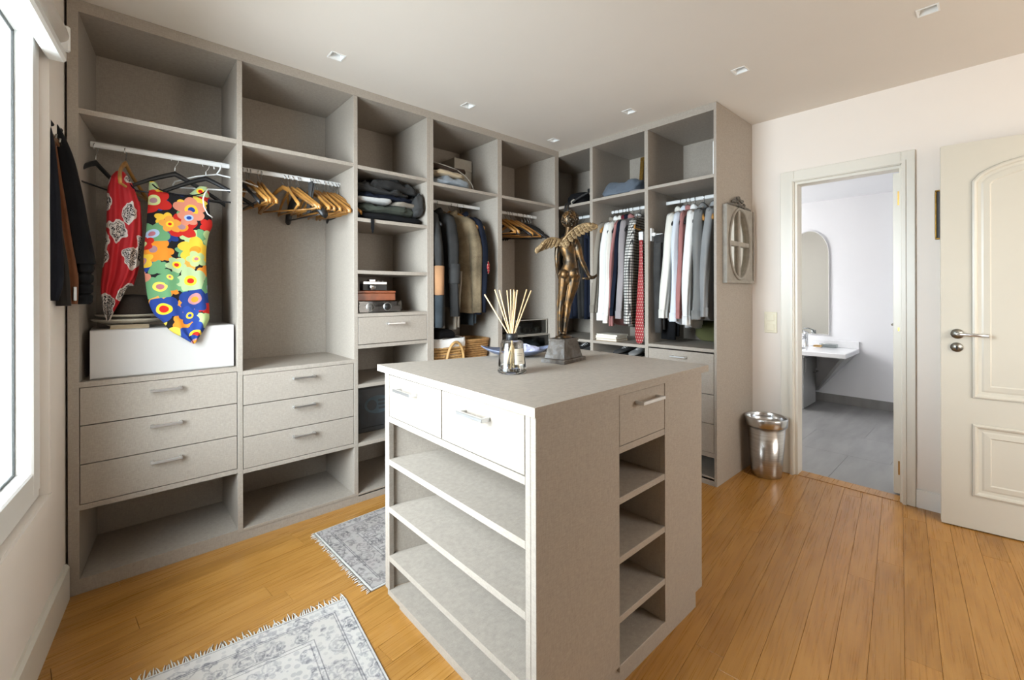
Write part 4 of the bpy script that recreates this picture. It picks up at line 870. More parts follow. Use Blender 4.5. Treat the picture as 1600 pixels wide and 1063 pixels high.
sh('front white shirt', 'plain white shirt second from the left in the middle bay', -.440, 2, 'white_cloth', g, 72, .95, .78, .030, 'black', slv=(.045, .034))
sh('second white shirt', 'off-white shirt tucked behind the plain white shirt in the middle bay', -.480, 3, 'offwhite_cloth', g, 73, .93, .80, .022, 'black', slv=(.042, .022))
sh('pink shirt with maroon collar', 'dusty pink shirt with a maroon collar in the middle bay', -.512, 5, 'pink_cloth', g, 74, .97, .82, .016, 'black', collar_mat='maroon_cloth', slv=(.04, .017))
sh('navy shirt', 'navy blue shirt between the pink and lilac-grey shirts', -.540, 6, 'navy_cloth', g, 75, .9, .74, .017, 'black', slv=(.042, .018))
sh('lilac-grey shirt', 'lilac-grey shirt left of the black and white checked one', -.576, 8, 'lilac_grey_cloth', g, 76, .92, .76, .026, 'black', collar_mat='pink_cloth', slv=(.044, .03))
sh('checked shirt', 'black and white checked shirt in the middle bay', -.640, 11, 'check_cloth', g, 77, .98, .80, .036, 'wood', slv=(.046, .036))
t = thing('red_tie_scarf', 'long red scarf with small pale dots at the right end of the middle bay', 'scarf', (3.11, -.76, 1.67))
m = MB(); m.loft([ring(z, .006, (y1-y0)/2, cx=3.105, cy=(y0+y1)/2, n=24, pw=1) for y0, y1, z in densify([(-.795, -.767, 1.665), (-.798, -.764, 1.5), (-.802, -.75, 1.3), (-.802, -.738, 1.12), (-.803, -.730, 1.0), (-.802, -.731, .92), (-.79, -.742, .885), (-.772, -.762, .878)])]); m.build('silk', 'dotted_red', t)
m = MB(); m.box(3.098, 3.14, -.80, -.764, 1.655, 1.72, None, .004); m.build('clip', 'white_metal', t)
t = thing('navy_tie', 'plain navy tie hanging just right of the red dotted scarf', 'tie', (3.12, -.815, 1.67))
m = MB(); m.loft([ring(z, .005, (y1-y0)/2, cx=3.125, cy=(y0+y1)/2, n=20, pw=1) for y0, y1, z in densify([(-.828, -.808, 1.66), (-.83, -.806, 1.4), (-.832, -.804, 1.2), (-.83, -.806, 1.02), (-.82, -.814, .97)])]); m.build('silk', 'navy_cloth', t)
g = 'shirts in the bay beside the doorway'
sh('first white shirt of the end bay', 'ivory white shirt, leftmost in the bay beside the doorway', -.985, 3, 'offwhite_cloth', g, 81, .92, .74, .034, 'black', slv=(.046, .034))
sh('lilac-white shirt', 'very pale grey-blue shirt behind the ivory shirt in the end bay', -1.030, 6, 'pale_blue_cloth', g, 82, .94, .76, .024, 'black', slv=(.044, .026))
sh('rose shirt', 'rose pink shirt in the bay beside the doorway', -1.058, 8, 'pink_cloth', g, 83, .9, .74, .016, 'black', slv=(.04, .017))
sh('bright white shirt', 'bright white shirt right of the rose shirt in the end bay', -1.095, 14, 'white_cloth', g, 84, .96, .78, .034, 'black', slv=(.046, .034))
sh('warm grey shirt', 'warm grey shirt, second from the right in the end bay', -1.16, 14, 'grey_cloth', g, 85, .9, .74, .034, 'wood', slv=(.048, .036))
sh('slate grey shirt', 'slate grey shirt, rightmost in the end bay', -1.245, 8, 'midgrey_cloth', g, 86, .9, .72, .030, 'wood', slv=(.048, .032))
t = thing('trouser_rack', 'white pull-out trouser rack fixed to the divider left of the shirts', 'trouser rack', (3.1, -.9, 1.69))
m = MB(); m.box(3.085, 3.125, -.8795, -.8685, 1.64, 1.735, None, .003).box(3.09, 3.55, -.905, -.88, 1.675, 1.70, None, .003); m.build('bracket', 'white_metal', t)
for i in range(4):
    m = MB(); m.tube([(3.11+.11*i, -.9, 1.687), (3.11+.11*i, -.955, 1.687)], .005, 8); m.build('peg', 'white_metal', t)
trousers('trousers', 'dark grey trousers on the pull-out rack, left end of the shirt bay by the doorway', (3.11, -.935, 1.672), radians(78), 'darkgrey_cloth', .70, .032, .04, None, 91)
trousers('trousers', 'black trousers behind the grey ones on the pull-out rack', (3.23, -.94, 1.672), radians(80), 'black_cloth', .755, .07, .05, None, 92)
F('green_bag', 'olive green cloth bag lying at the back under the shirts by the doorway', 'bag', 'olive_cloth', (3.53, -1.17, .8915), (.09, .32, .16), 0, 93, .03, None, 0, .3)
F('green_pouch', 'small olive pouch standing behind the checked shirt', 'bag', 'olive_cloth', (3.45, -.76, .8765), (.10, .12, .16), 0, 94, .03)
# books
g = 'books lying in the middle bay'
for i, (h, dy_, mat, lab) in enumerate(((.018, 0, 'book_cloth', 'tan book, bottom of the three under the shirts'), (.020, .004, 'paper', 'cream book in the middle of the three under the shirts'), (.014, -.006, 'paper', 'thin pale book on top of the three under the shirts'))):
    z = .8765+(.0, .0185, .039)[i]
    t = thing('book', lab, 'book', (3.2, -.47, z), 0, g); a, b_ = -.575+dy_, -.375+dy_
    m = MB(); m.box(3.085, 3.235, a, b_, z, z+.0025).box(3.085, 3.235, a, b_, z+h-.0025, z+h).box(3.232, 3.235, a, b_, z+.0025, z+h-.0025); m.build('cover', mat, t)
    m = MB(); m.box(3.088, 3.232, a+.003, b_-.003, z+.0026, z+h-.0026); m.build('pages', 'paper', t)
# shoes under the shirts
def shoe(lab, x, y, z, rz, mat, g, sc=1):
    t = thing('shoe', lab, 'shoe', (x, y, z), rz, g); m = MB()
    P_ = [(-.125, .030, .055), (-.10, .034, .075), (-.05, .034, .072), (0, .036, .058), (.05, .042, .046), (.09, .040, .038), (.12, .024, .026)]
    rg = [[(px, w*cos(q), max(.008, .008+(h-.008)*(.5+.5*sin(q))**.7 if sin(q) > -1 else .008)) for q in [2*pi*i/16 for i in range(16)]] for px, w, h in densify(P_, 3)]
    m.loft(rg); m.build('upper', mat, t, True)
    m = MB(); out = [(px, w*1.05) for px, w, h in densify(P_, 3)]; m.prism(out+[(px, -w) for px, w in out[::-1]], 0, .012); m.build('sole', 'darkgrey_cloth', t, True)
    m = MB()
    for i in range(4): m.tube([(-.02+.018*i, -.02, .062-.006*i), (-.02+.018*i, 0, .069-.006*i), (-.02+.018*i, .02, .062-.006*i)], .002, 5)
    m.build('laces', 'white_cloth', t, True)
g = 'shoes under the shirt bay'
shoe('grey shoe in the niche under the middle bay, left of the pair', 3.17, -.60, .7755, radians(175), 'darkgrey_cloth', g)
shoe('grey shoe in the niche under the middle bay, right of the pair', 3.17, -.72, .7755, radians(186), 'grey_cloth', g)
shoe('dark shoe in the niche under the corner bay, left of the pair', 3.17, -.19, .7605, radians(180), 'charcoal_cloth', g)
shoe('dark shoe in the niche under the corner bay, right of the pair', 3.17, -.285, .7605, radians(178), 'darkgrey_cloth', g)
# above the shelves of run B
F('sweater', 'blue-grey folded sweater on the top shelf of the middle bay', 'sweater', 'blue_sweater', (3.20, -.575, 2.035), (.24, .34, .12), .0, 101, .15, None, .45, .6)
F('folded_garment', 'pale pinkish folded garment under the blue-grey sweater', 'clothes', 'lilac_grey_cloth', (3.19, -.66, 2.0255), (.19, .25, .022), 0, 102, .04)
t = thing('picture_frame', 'gilt picture frame leaning at the back of the middle bay top shelf', 'picture frame', (3.4, -.64, 2.025))
Mf = Matrix.Translation((3.40, -.685, 2.026)) @ Matrix.Rotation(radians(6), 4, 'Y')
m = MB()
for a in ((-.115, .115, 0, .035), (-.115, .115, .335, .37), (-.115, -.08, .035, .335), (.08, .115, .035, .335)): m.box(0, .022, a[0], a[1], a[2], a[3], Mf, .004)
m.build('frame', 'gilt', t); m = MB(); m.box(.01, .018, -.08, .08, .035, .335, Mf); m.build('picture', 'picture_dark', t)
t = thing('document_holder', 'slim white folder standing at the right edge of the last top shelf', 'folder', (3.08, -1.33, 2.034))
m = MB(); m.box(3.075, 3.25, -1.341, -1.330, 2.0345, 2.25, None, .002); m.build('cover', 'white_lacquer', t)
m = MB(); m.box(3.0765, 3.249, -1.3385, -1.3325, 2.25, 2.256); m.build('pages', 'paper', t)
t = thing('shoulder_bag', 'black shoulder bag on the top shelf of the corner bay, strap hanging over the edge', 'bag', (3.2, -.12, 2.016))
m = MB(); m.loft([ring(2.0165, .08, .09, 3.22, -.1, n=24), ring(2.03, .095, .105, 3.22, -.1, n=24), ring(2.10, .09, .10, 3.22, -.1, n=24), ring(2.135, .05, .09, 3.22, -.1, n=24), ring(2.14, .02, .08, 3.22, -.1, n=24)]); m.build('body', 'black_cloth', t)
m = MB(); m.tube([(3.15, -.11, 2.10), (3.09, -.105, 2.05), (3.045, -.09, 2.022), (3.038, -.088, 1.99), (3.038, -.085, 1.955), (3.04, -.10, 1.945), (3.042, -.112, 1.97), (3.046, -.115, 2.02), (3.09, -.12, 2.04)], .009, 8, True, None, .6); m.build('strap', 'black_plastic', t)
t = thing('umbrella', 'folded dark umbrella lying on the top shelf of the corner bay', 'umbrella', (3.1, -.2, 2.03))
m = MB(); m.tube([(3.085, -.130, 2.035), (3.085, -.17, 2.055), (3.09, -.23, 2.078), (3.10, -.315, 2.105)], .008, 8); m.build('shaft', 'darkgrey_cloth', t)
m = MB(); m.tube([(3.085, -.165, 2.052), (3.083, -.145, 2.058), (3.082, -.125, 2.048), (3.081, -.122, 2.03), (3.081, -.135, 2.023)], .007, 8); m.build('handle', 'grey_card', t)
m = MB(); m.box(3.08, 3.12, -.325, -.295, 2.095, 2.125, None, .003); m.build('clasp', 'black_plastic', t)
# ================================================================== mirror, switch, bin, picture, doors
ym = YE-.0008
t = thing('window_mirror', 'weathered grey mirror with oval four-part window and carved crest on the wardrobe end', 'mirror', (3.39, ym, 1.59))
x0_, x1_, z0_, z1_ = 3.145, 3.625, 1.325, 1.845; cx_, cz_ = 3.375, 1.595; ra, rb_ = .168, .232
m = MB(); N = 48; ov = [(cx_+ra*cos(2*pi*i/N), cz_+rb_*sin(2*pi*i/N)) for i in range(N)]
def onrect(a):
    dx_, dz_ = cos(a), sin(a); s_ = min(((x1_-cx_) if dx_ > 0 else (cx_-x0_))/max(abs(dx_), 1e-6), ((z1_-cz_) if dz_ > 0 else (cz_-z0_))/max(abs(dz_), 1e-6)); return (cx_+dx_*s_, cz_+dz_*s_)
re = [onrect(2*pi*i/N) for i in range(N)]
for cxr, czr in ((x0_, z0_), (x1_, z0_), (x0_, z1_), (x1_, z1_)):
    k = min(range(N), key=lambda i: (re[i][0]-cxr)**2+(re[i][1]-czr)**2); re[k] = (cxr, czr)
m.loft([[(x, ym, z) for x, z in ov], [(x, ym-.022, z) for x, z in ov], [(x, ym-.022, z) for x, z in re], [(x, ym, z) for x, z in re]], False, True, False); m.build('frame', 'grey_paint_wood', t)
m = MB(); m.tube([(cx_+(ra+.008)*cos(2*pi*i/N), ym-.024, cz_+(rb_+.008)*sin(2*pi*i/N)) for i in range(N+1)], .010, 8, False); m.build('oval_moulding', 'grey_paint_wood', t)
m = MB(); m.box(cx_-.017, cx_+.017, ym-.022, ym-.005, cz_-rb_, cz_+rb_, None, .003).box(cx_-ra, cx_+ra, ym-.0225, ym-.005, cz_-.016, cz_+.016, None, .003); m.build('glazing_bar', 'grey_paint_wood', t)
for sx_ in (-1, 1):
    for sz_ in (-1, 1):
        q = [(cx_+sx_*.013, cz_+sz_*.013)]+[(cx_+sx_*max(.013, ra*cos(a)), cz_+sz_*max(.013, rb_*sin(a))) for a in [pi/2*i/12 for i in range(13)]]
        m = MB(); m.prism(q, ym-.006, ym-.003, 'y'); m.build('mirror_pane', 'mirror_glass', t)
m = MB()
for a in ((x0_, x1_, z0_, z0_+.02), (x0_, x0_+.018, z0_+.02, z1_), (x1_-.014, x1_, z0_+.02, z1_)): m.box(a[0], a[1], ym-.03, ym-.022, a[2], a[3], None, .002)
m.build('border_strip', 'grey_paint_wood', t)
m = MB(); rr2 = random.Random(5)
for i in range(26):
    s_ = -1+2*i/25; x = cx_+.005+s_*.19; hgt = .016+.062*(1-abs(s_))**1.2
    for q in range(2 if abs(s_) < .6 else 1):
        z = z1_+hgt*(.35+.65*q)*rr2.uniform(.7, 1.05); m.ball((x+rr2.uniform(-.006, .006), ym-.016, z), .0125, 7, 5, (1.2, .7, .8))
m.tube([(cx_+s_*.19, ym-.014, z1_+.004+.02*(1-abs(s_))) for s_ in [-1+2*i/12 for i in range(13)]], .005, 6)
m.tube([(cx_, ym-.014, z1_), (cx_-.01, ym-.014, z1_+.045), (cx_-.02, ym-.014, z1_+.07), (cx_+.005, ym-.014, z1_+.078)], .006, 6); m.build('carved_crest', 'crest_wood', t)
t = thing('light_switch', 'cream double light switch on the wall between the mirror and the doorway', 'switch', (XW, -1.484, 1.046))
m = MB(); m.box(XW-.009, XW-.0003, -1.525, -1.443, .972, 1.121, None, .003); m.build('plate', 'cream_plastic', t)
for z in (1.082, 1.010):
    m = MB(); m.box(XW-.014, XW-.009, -1.509, -1.459, z-.024, z+.024, None, .002); m.build('rocker', 'cream_plastic', t)
bx_, by_ = 3.515, -1.502
t = thing('waste_bin', 'round brushed steel waste bin standing by the wardrobe end panel', 'bin', (bx_, by_, 0))
m = MB(); m.lathe([(.0, .0), (.088, .0), (.093, .004), (.096, .03), (.118, .36), (.116, .36), (.094, .03), (.0, .02)], 48, (bx_, by_, 0)); m.build('body', 'steel', t)
m = MB(); m.lathe([(.1185, .345), (.128, .347), (.131, .352), (.132, .398), (.129, .405), (.124, .405), (.121, .398), (.1155, .375), (.1155, .345)], 48, (bx_, by_, 0)); m.build('rim', 'chrome', t)
t = thing('wall_picture', 'small dark picture in a gilt frame, half hidden behind the open white door', 'picture', (XW, -2.45, 1.7))
m = MB(); py0, py1 = -2.575, -2.338
for a in ((py0, py1, 1.561, 1.570), (py0, py1, 1.834, 1.843), (py0, py0+.009, 1.570, 1.834), (py1-.009, py1, 1.570, 1.834)): m.box(XW-.018, XW-.0005, a[0], a[1], a[2], a[3], None, .003)
m.build('frame', 'gilt', t); m = MB(); m.box(XW-.010, XW-.001, py0+.009, py1-.009, 1.570, 1.834); m.build('canvas', 'picture_dark', t)
# open room door (door_2), free edge towards the doorway
Md = Matrix.Translation((3.517, -2.372, 0)) @ Matrix.Rotation(radians(-90+8.5), 4, 'Z')   # local x along the leaf, +y towards the room wall behind
LWd, z0d, z1d = .82, .006, 2.055
def archz(s_, zlo, zhi): q = (s_-LWd/2)/(LWd/2-.117); return zlo+(zhi-zlo)*max(0, 1-q*q)**.62
out_up = [(.117, .70), (LWd-.117, .70)]+[(LWd-.117-(LWd-.234)*i/20, archz(LWd-.117-(LWd-.234)*i/20, 1.845, 1.955)) for i in range(21)]
m = MB(); m.box(0, LWd, .004, .04, z0d, z1d, Md, .002); d2 = struct(m, 'door_2', 'door_paint')
def inset(poly, d):
    n = len(poly); o = []
    for i in range(n):
        p0, p1, p2 = Vector(poly[i-1]), Vector(poly[i]), Vector(poly[(i+1) % n]); e1, e2 = (p1-p0).normalized(), (p2-p1).normalized()
        n1, n2 = Vector((-e1.y, e1.x)), Vector((-e2.y, e2.x)); b_ = (n1+n2).normalized(); o.append(tuple(p1+b_*d/max(.3, b_.dot(n1))))
    return o
# skin with the two panel openings, done as frame pieces standing proud of the leaf core
m = MB(); lowp = [(.117, .182), (LWd-.117, .182), (LWd-.117, .565), (.117, .565)]
m.box(0, .117, 0, .004, z0d, z1d, Md).box(LWd-.117, LWd, 0, .004, z0d, z1d, Md).box(.117, LWd-.117, 0, .004, z0d, .182, Md).box(.117, LWd-.117, 0, .004, .565, .70, Md)
top = out_up[2:]; m.prism([(LWd-.117, z1d)]+[(.117, z1d)]+top[::-1], 0, .004, 'y', Md); m.build('stile', 'door_paint', d2)
for poly in (out_up, lowp):
    prof = [(0, .004), (.002, -.006), (.010, -.009), (.018, -.006), (.024, .002), (.036, .0035), (.044, .0005), (.066, -.0015), (.072, .003)]
    m = MB(); m.loft([[(x, y_, z) for x, z in inset(poly, d_)] for d_, y_ in prof], False, True, False, Md)
    last = inset(poly, .072); m.add([(x, .003, z) for x, z in last], [tuple(range(len(last)))], False, Md); m.build('door_panel', 'door_paint', d2)
m = MB(); hz = 1.037
m.tube([Md @ Vector((.062, 0, hz)), Md @ Vector((.062, -.010, hz))], .026, 24); hd = m.build('door_handle', 'old_nickel', d2, label='nickel lever handle')
m = MB(); m.tube([Md @ Vector(q) for q in ((.062, -.008, hz), (.062, -.045, hz), (.072, -.052, hz), (.12, -.053, hz-.001), (.172, -.052, hz-.004))], [.009, .009, .0085, .0085, .0095], 10); m.build('lever', 'satin_nickel', hd)
m = MB(); m.tube([Md @ Vector((.06, 0, hz-.072)), Md @ Vector((.06, -.007, hz-.072))], .025, 24); kp = m.build('keyhole_plate', 'old_nickel', d2)
m = MB(); m.box(.0565, .0635, -.0078, -.0069, hz-.088, hz-.066, Md); m.build('keyhole', 'black_plastic', kp)
# ================================================================== coats on the window wall
t = thing('black_coat', 'black coat with quilted cuff on the window wall, nearest the wardrobe', 'coat', (.02, -.07, 1.9))
m = MB(); profile(m, densify([(-0.020, 0.0, 1.932, -0.075), (-0.022, 0.02, 1.888, -0.07), (-0.015, 0.046, 1.801, -0.07), (-0.010, 0.072, 1.65, -0.07), (0.005, 0.089, 1.522, -0.07), (0.018, 0.106, 1.405, -0.07), (0.026, 0.105, 1.385, -0.07)]), .046, 40, .003, 4); m.build('sleeve', 'black_cloth', t)
for i in range(4):
    m = MB(); z = 1.388-.042*i; m.loft([ring(z_, a, .036*k_, cx=.075-.001*i, cy=-.075, n=24) for z_, a, k_ in ((z, .018, .8), (z-.008, .027, 1), (z-.02, .0285-.001*i, 1.05), (z-.034, .026, 1), (z-.042, .018, .8))]); m.build('quilted_cuff', 'black_cloth', t)
m = MB(); m.tube([(-.018, -.10, 1.93), (-.01, -.07, 1.936), (.004, -.04, 1.925)], .008, 8); m.build('collar', 'dark_leather', t)
t = thing('suede_jacket', 'brown suede jacket hanging between the black coat and the navy coat', 'jacket', (.02, -.12, 1.85))
m = MB(); profile(m, densify([(-0.018, -0.004, 1.86, -0.135), (-0.014, 0.012, 1.712, -0.13), (-0.010, 0.024, 1.613, -0.13), (-0.001, 0.041, 1.464, -0.13), (0.008, 0.057, 1.338, -0.13), (0.012, 0.058, 1.286, -0.13), (0.02, 0.056, 1.222, -0.13)]), .022, 36, .004, 3); m.build('body', 'brown_suede', t)
m = MB(); m.box(.044, .054, -.158, -.15, 1.235, 1.29, None, .002); m.build('buckle', 'satin_nickel', t)
m = MB(); m.tube([(-.018, -.15, 1.86), (-.005, -.13, 1.868), (.004, -.11, 1.85)], .009, 8); m.build('collar', 'dark_leather', t)
t = thing('navy_coat', 'navy wool coat hanging closest to the window', 'coat', (0, -.19, 1.9))
m = MB(); profile(m, densify([(-0.026, -0.014, 1.906, -0.222), (-0.030, 0.0, 1.822, -0.22), (-0.029, 0.012, 1.652, -0.22), (-0.028, 0.02, 1.457, -0.215), (-0.028, 0.022, 1.31, -0.215), (-0.024, 0.008, 1.237, -0.215)]), .034, 40, .005, 4); m.build('body', 'navy_coat_cloth', t)
m = MB(); m.tube([(-.026, -.24, 1.902), (-.018, -.222, 1.910), (-.010, -.20, 1.90)], .008, 8); m.build('collar', 'navy_coat_cloth', t)
t = thing('leather_jacket', 'dark leather jacket whose hem hangs lowest, in front of the suede jacket', 'jacket', (.01, -.165, 1.5))
m = MB(); profile(m, densify([(-0.012, 0.004, 1.60, -0.168), (-0.010, 0.013, 1.535, -0.168), (-0.010, 0.023, 1.448, -0.168), (-0.006, 0.033, 1.361, -0.168), (-0.003, 0.040, 1.216, -0.168)]), .016, 30, .003, 4); m.build('body', 'dark_leather', t)
m = MB(); m.tube([(-.010, -.175, 1.598), (-.003, -.168, 1.606), (.004, -.16, 1.598)], .006, 6); m.build('collar', 'dark_leather', t)
t = thing('coat_hook_rail', 'dark coat hook rail behind the coats on the window wall', 'coat hooks', tuple(WL @ Vector((0, -.13, 1.93))))
m = MB(); m.box(.0005, .008, -.23, -.05, 1.84, 1.865, WL, .002); m.build('board', 'dark_wood', t)
for y in (-.2, -.14, -.07):
    m = MB(); m.tube([WL @ Vector(q) for q in ((.008, y, 1.852), (.012, y, 1.855), (.014, y, 1.868))], .003, 8); m.build('hook', 'old_nickel', t)
# ================================================================== ISLAND TOP: statue, bowl, diffuser
ztop = zt+.0004
sc_ = (1.612, -1.322)
t = thing('cupid_statue', 'bronze winged cupid statue seen from behind on its tapered pedestal', 'statue', (sc_[0], sc_[1], ztop))
# pedestal
m = MB(); a_ = radians(10)
def sq(hx_, hy_, z): return [(sc_[0]+rot2(x, y, a_)[0], sc_[1]+rot2(x, y, a_)[1], ztop+z) for x, y in ((-hx_, -hy_), (hx_, -hy_), (hx_, hy_), (-hx_, hy_))]
m.loft([sq(.090, .058, 0), sq(.090, .058, .012), sq(.087, .056, .016), sq(.076, .049, .018), sq(.0545, .037, .088)], True, True, False)
m.loft([sq(.058, .040, .0885), sq(.058, .040, .097), sq(.053, .035, .101), sq(.053, .035, .0885)], True, True, False); m.build('pedestal', 'stone_bronze', t)
m = MB(); m.loft([ring(ztop+.1, .040, .03, *sc_, n=20), ring(ztop+.108, .036, .027, *sc_, n=20, fold=.002), ring(ztop+.112, .02, .016, *sc_, n=20)]); m.build('ground_mound', 'bronze', t)
# figure: local x = right, y = forward of the figure, z up; feet at z = 0
Mb = Matrix.Translation((sc_[0], sc_[1], ztop+.110)) @ Matrix.Rotation(radians(-48.8), 4, 'Z')
K = 1/359
def J(u, v, y=0): return Vector(((u-880.5)*K, y*K, (526-v)*K))
def caps(m, pts, n=12):   # tapered limb through (u, v, depth, radius) knots
    P_ = [(*J(u, v, y), r*K) for u, v, y, r in pts]; D_ = densify(P_, 4)
    m.tube([q[:3] for q in D_], [q[3] for q in D_], n, True)
    for q in (D_[0], D_[-1]): m.ball(q[:3], q[3]*.99, n, 8)
m = MB()
m.ball(J(891, 346, 1), 12.6*K, 20, 14, (.96, 1.0, 1.08))                       # skull
m.ball(J(890, 352, 9), 7*K, 14, 10, (1.0, .9, 1.0))                           # face and chin
m.ball(J(889.5, 349, 15.5), 2*K, 8, 6, (.9, 1.1, 1.2)); m.ball(J(885, 351, 13.5), 3*K, 8, 6); m.ball(J(894, 351, 13.5), 3*K, 8, 6); m.ball(J(889.5, 354, 15), 2*K, 8, 6, (1.5, .8, .6)); m.ball(J(889.5, 358, 13), 3*K, 8, 6)
for s_ in (-1, 1): m.ball(J(890.5+s_*12, 348, 2), 2.6*K, 8, 6, (.6, .9, 1.2))
caps(m, [(890, 356, 1, 5.6), (888.5, 365, 0, 5.2), (887, 373, 0, 6)])
def slab(v, u, rx, ry, y=0): return [tuple(J(u, v, y)+Vector((rx*K*cos(q), ry*K*sin(q), 0))) for q in [2*pi*i/28 for i in range(28)]]
m.loft([slab(369, 887.5, 4, 4), slab(374, 887, 10, 6), slab(379, 886.5, 15, 8), slab(386, 887, 15.2, 9.2), slab(395, 889, 13, 9.4), slab(404, 891.3, 11, 8.8, .5), slab(410, 892.3, 10.6, 8.6, .5), slab(417, 891.6, 12.4, 9.2), slab(425, 890.2, 15, 10), slab(433, 889.8, 15.8, 10), slab(441, 889, 15, 9), slab(446, 888.5, 12, 7)])
m.ball(J(882.8, 431, -4.5), 7.9*K, 16, 12, (1, .95, 1.05)); m.ball(J(896.5, 430, -4.5), 8.6*K, 16, 12, (1, .95, 1.08))
for s_, u in ((-1, 880), (1, 894.5)): m.ball(J(u, 384, -5), 6.3*K, 12, 9, (1, .6, 1.25))        # shoulder blades
m.ball(J(888, 408, 6.5), 9*K, 14, 10, (1, .7, 1.4))                           # belly
caps(m, [(875, 382, 0, 5.6), (872.2, 390, -1, 5.2), (870.8, 402, -1, 4.3), (870.8, 412, -1, 3.8), (871.2, 418, 1, 3.7), (872.5, 428, 4, 3.2), (874, 436, 6, 2.4)])
caps(m, [(899, 380, 0, 5.6), (902.5, 389, -2, 5.8), (905.5, 400, -3, 4.9), (908.4, 410, -3, 4.2), (911, 416, -3, 4.2), (915.5, 426, -3, 3.5), (919, 433, -3, 2.5)])
caps(m, [(882, 434, 0, 9.2), (880.5, 448, 0, 8.2), (879, 461, 0, 6.8), (878, 472, 1, 5.7), (876.6, 480, 0, 4.6), (875.8, 489, -1.5, 4.6), (875, 502, -1, 3.5), (874.6, 515, 0, 2.7), (875, 521, 0, 2.9)])
caps(m, [(897, 434, 0, 10.4), (894.5, 448, 0, 9.4), (891, 462, 0, 7.6), (888.3, 474, 1, 6.2), (887.2, 482, 0, 5.1), (886, 491, -1.5, 4.9), (884.2, 504, -1, 3.7), (882.6, 516, 0, 2.9), (882.6, 521, 0, 3.1)])
caps(m, [(875.8, 522, -2, 3.0), (875, 524, 4, 2.5), (874, 525, 11, 1.9)]); caps(m, [(881.6, 522, -2, 3.1), (882, 524, 4, 2.6), (883, 525, 11, 2.0)])
# hands
caps(m, [(876, 437, 6, 2.5), (875.8, 440, 7, 3.0), (875.5, 443, 8, 2.6)])
for i, (du_, l) in enumerate(((-2.2, 4.6), (-.8, 5.6), (.7, 5.4), (2.0, 4.4))): caps(m, [(875.6+du_, 443, 8, 1.15), (875.4+du_*1.15, 443+l*.6, 9, 1.05), (875.6+du_*1.1, 443+l, 11, .9)], 8)
caps(m, [(877.5, 439, 7, 1.3), (879.8, 442, 9, 1.15), (880, 444.5, 10, .95)], 8)
caps(m, [(919, 433, -3, 2.5), (921.5, 435.5, -3, 3.0), (924, 436.5, -3, 2.7)])
for i, (dv_, l, dy_) in enumerate(((-1.6, 6.5, -4.6), (-.6, 7.6, -3.4), (.5, 7.2, -2.2), (1.5, 5.8, -1.0))): caps(m, [(924.2, 436+dv_, dy_, 1.15), (924.2+l*.55, 435.6+dv_*1.2, dy_-.3, 1.05), (924.2+l, 433.2+dv_*1.3, dy_, .9)], 8)
caps(m, [(920, 436.5, -4, 1.3), (917, 438.6, -5, 1.2), (914, 438.8, -5.5, 1.0)], 8)
m.v = [tuple(Mb @ Vector(q)) for q in m.v]
fig = m.build('figure', 'bronze', t)
rm = fig.modifiers.new('fuse', 'REMESH'); rm.mode = 'VOXEL'; rm.voxel_size = .0017; rm.use_smooth_shade = True
sm_ = fig.modifiers.new('soften', 'SMOOTH'); sm_.factor = .5; sm_.iterations = 5
# curly hair
m = MB(); rh = random.Random(3)
m.ball(J(891, 345.5, .2), 12.9*K, 18, 12, (1, .96, 1.05), Mb)
for i in range(95):
    z = 1-2*(i+.5)/95; rr_ = sqrt(1-z*z); q = i*2.39996
    d = Vector((rr_*cos(q), rr_*sin(q), z))
    if d.y > .45 and d.z < .55 or d.z < -.66: continue
    e1 = d.cross(Vector((.3, .2, 1))).normalized(); e2 = d.cross(e1).normalized(); a0 = rh.uniform(0, 6.28); R_ = rh.uniform(1.5, 2.5)*K
    c = J(891, 345.5, .2)+Vector((d.x*12.5*K, d.y*12.2*K, d.z*13.3*K)); w0 = rh.uniform(.8, 1.1)*K
    m.tube([Mb @ (c+(e1*cos(a0+g)+e2*sin(a0+g))*R_*(1-.09*k_)+d*(.5*K-.1*K*k_)) for k_, g in enumerate([.75*k2 for k2 in range(7)])], [w0*.8, w0*1.15, w0*1.2, w0*1.2, w0*1.1, w0, w0*.6], 6)
m.build('hair', 'bronze', t)
def wing(tips, y0, y1, width):
    m = MB()
    n_ = len(tips)
    for row, (f, wk, dy_) in enumerate(((1.08, 1., 0), (.68, .9, -.6), (.40, .85, -1.1))):
        for i, (u0, v0, u1, v1) in enumerate(tips):
            q = i/(n_-1); A_, B_ = J(u0, v0, y0+(y1-y0)*q+dy_), J(u0+(u1-u0)*f, v0+(v1-v0)*f, y0+(y1-y0)*min(1, q+.12)+dy_)
            ax = (B_-A_); L_ = ax.length; ax.normalize(); nrm = Vector((0, 1, 0)); sd = ax.cross(nrm).normalized(); rg = []
            for k_ in range(7):
                s_ = k_/6; w_ = width*1.25*K*wk*(.85+.2*s_ if s_ < .7 else .99*(1-((s_-.7)/.3)**1.6*.9)); c = A_+ax*L_*s_*1.0
                rg.append([c+sd*w_*cos(g)+nrm*.30*K*sin(g)*(1.3-s_) for g in [2*pi*j/8 for j in range(8)]])
            m.loft(rg, True, True, True, Mb)
    m.tube([Mb @ J(u0, v0, y0+(y1-y0)*i/(n_-1)-.5) for i, (u0, v0, u1, v1) in enumerate(tips)], [2.3*K-1.1*K*i/(n_-1) for i in range(n_)], 8)
    m.build('wing', 'wing_bronze', t)
wing([(879, 380, 874, 387), (873, 377.5, 868, 388.5), (868, 376, 861, 390.5), (863, 375.5, 854, 392), (859, 376.5, 848, 394), (855, 378.5, 843, 396), (851, 382, 839.5, 398), (848.5, 386, 838, 396.5)], -9, -17, 3.0)
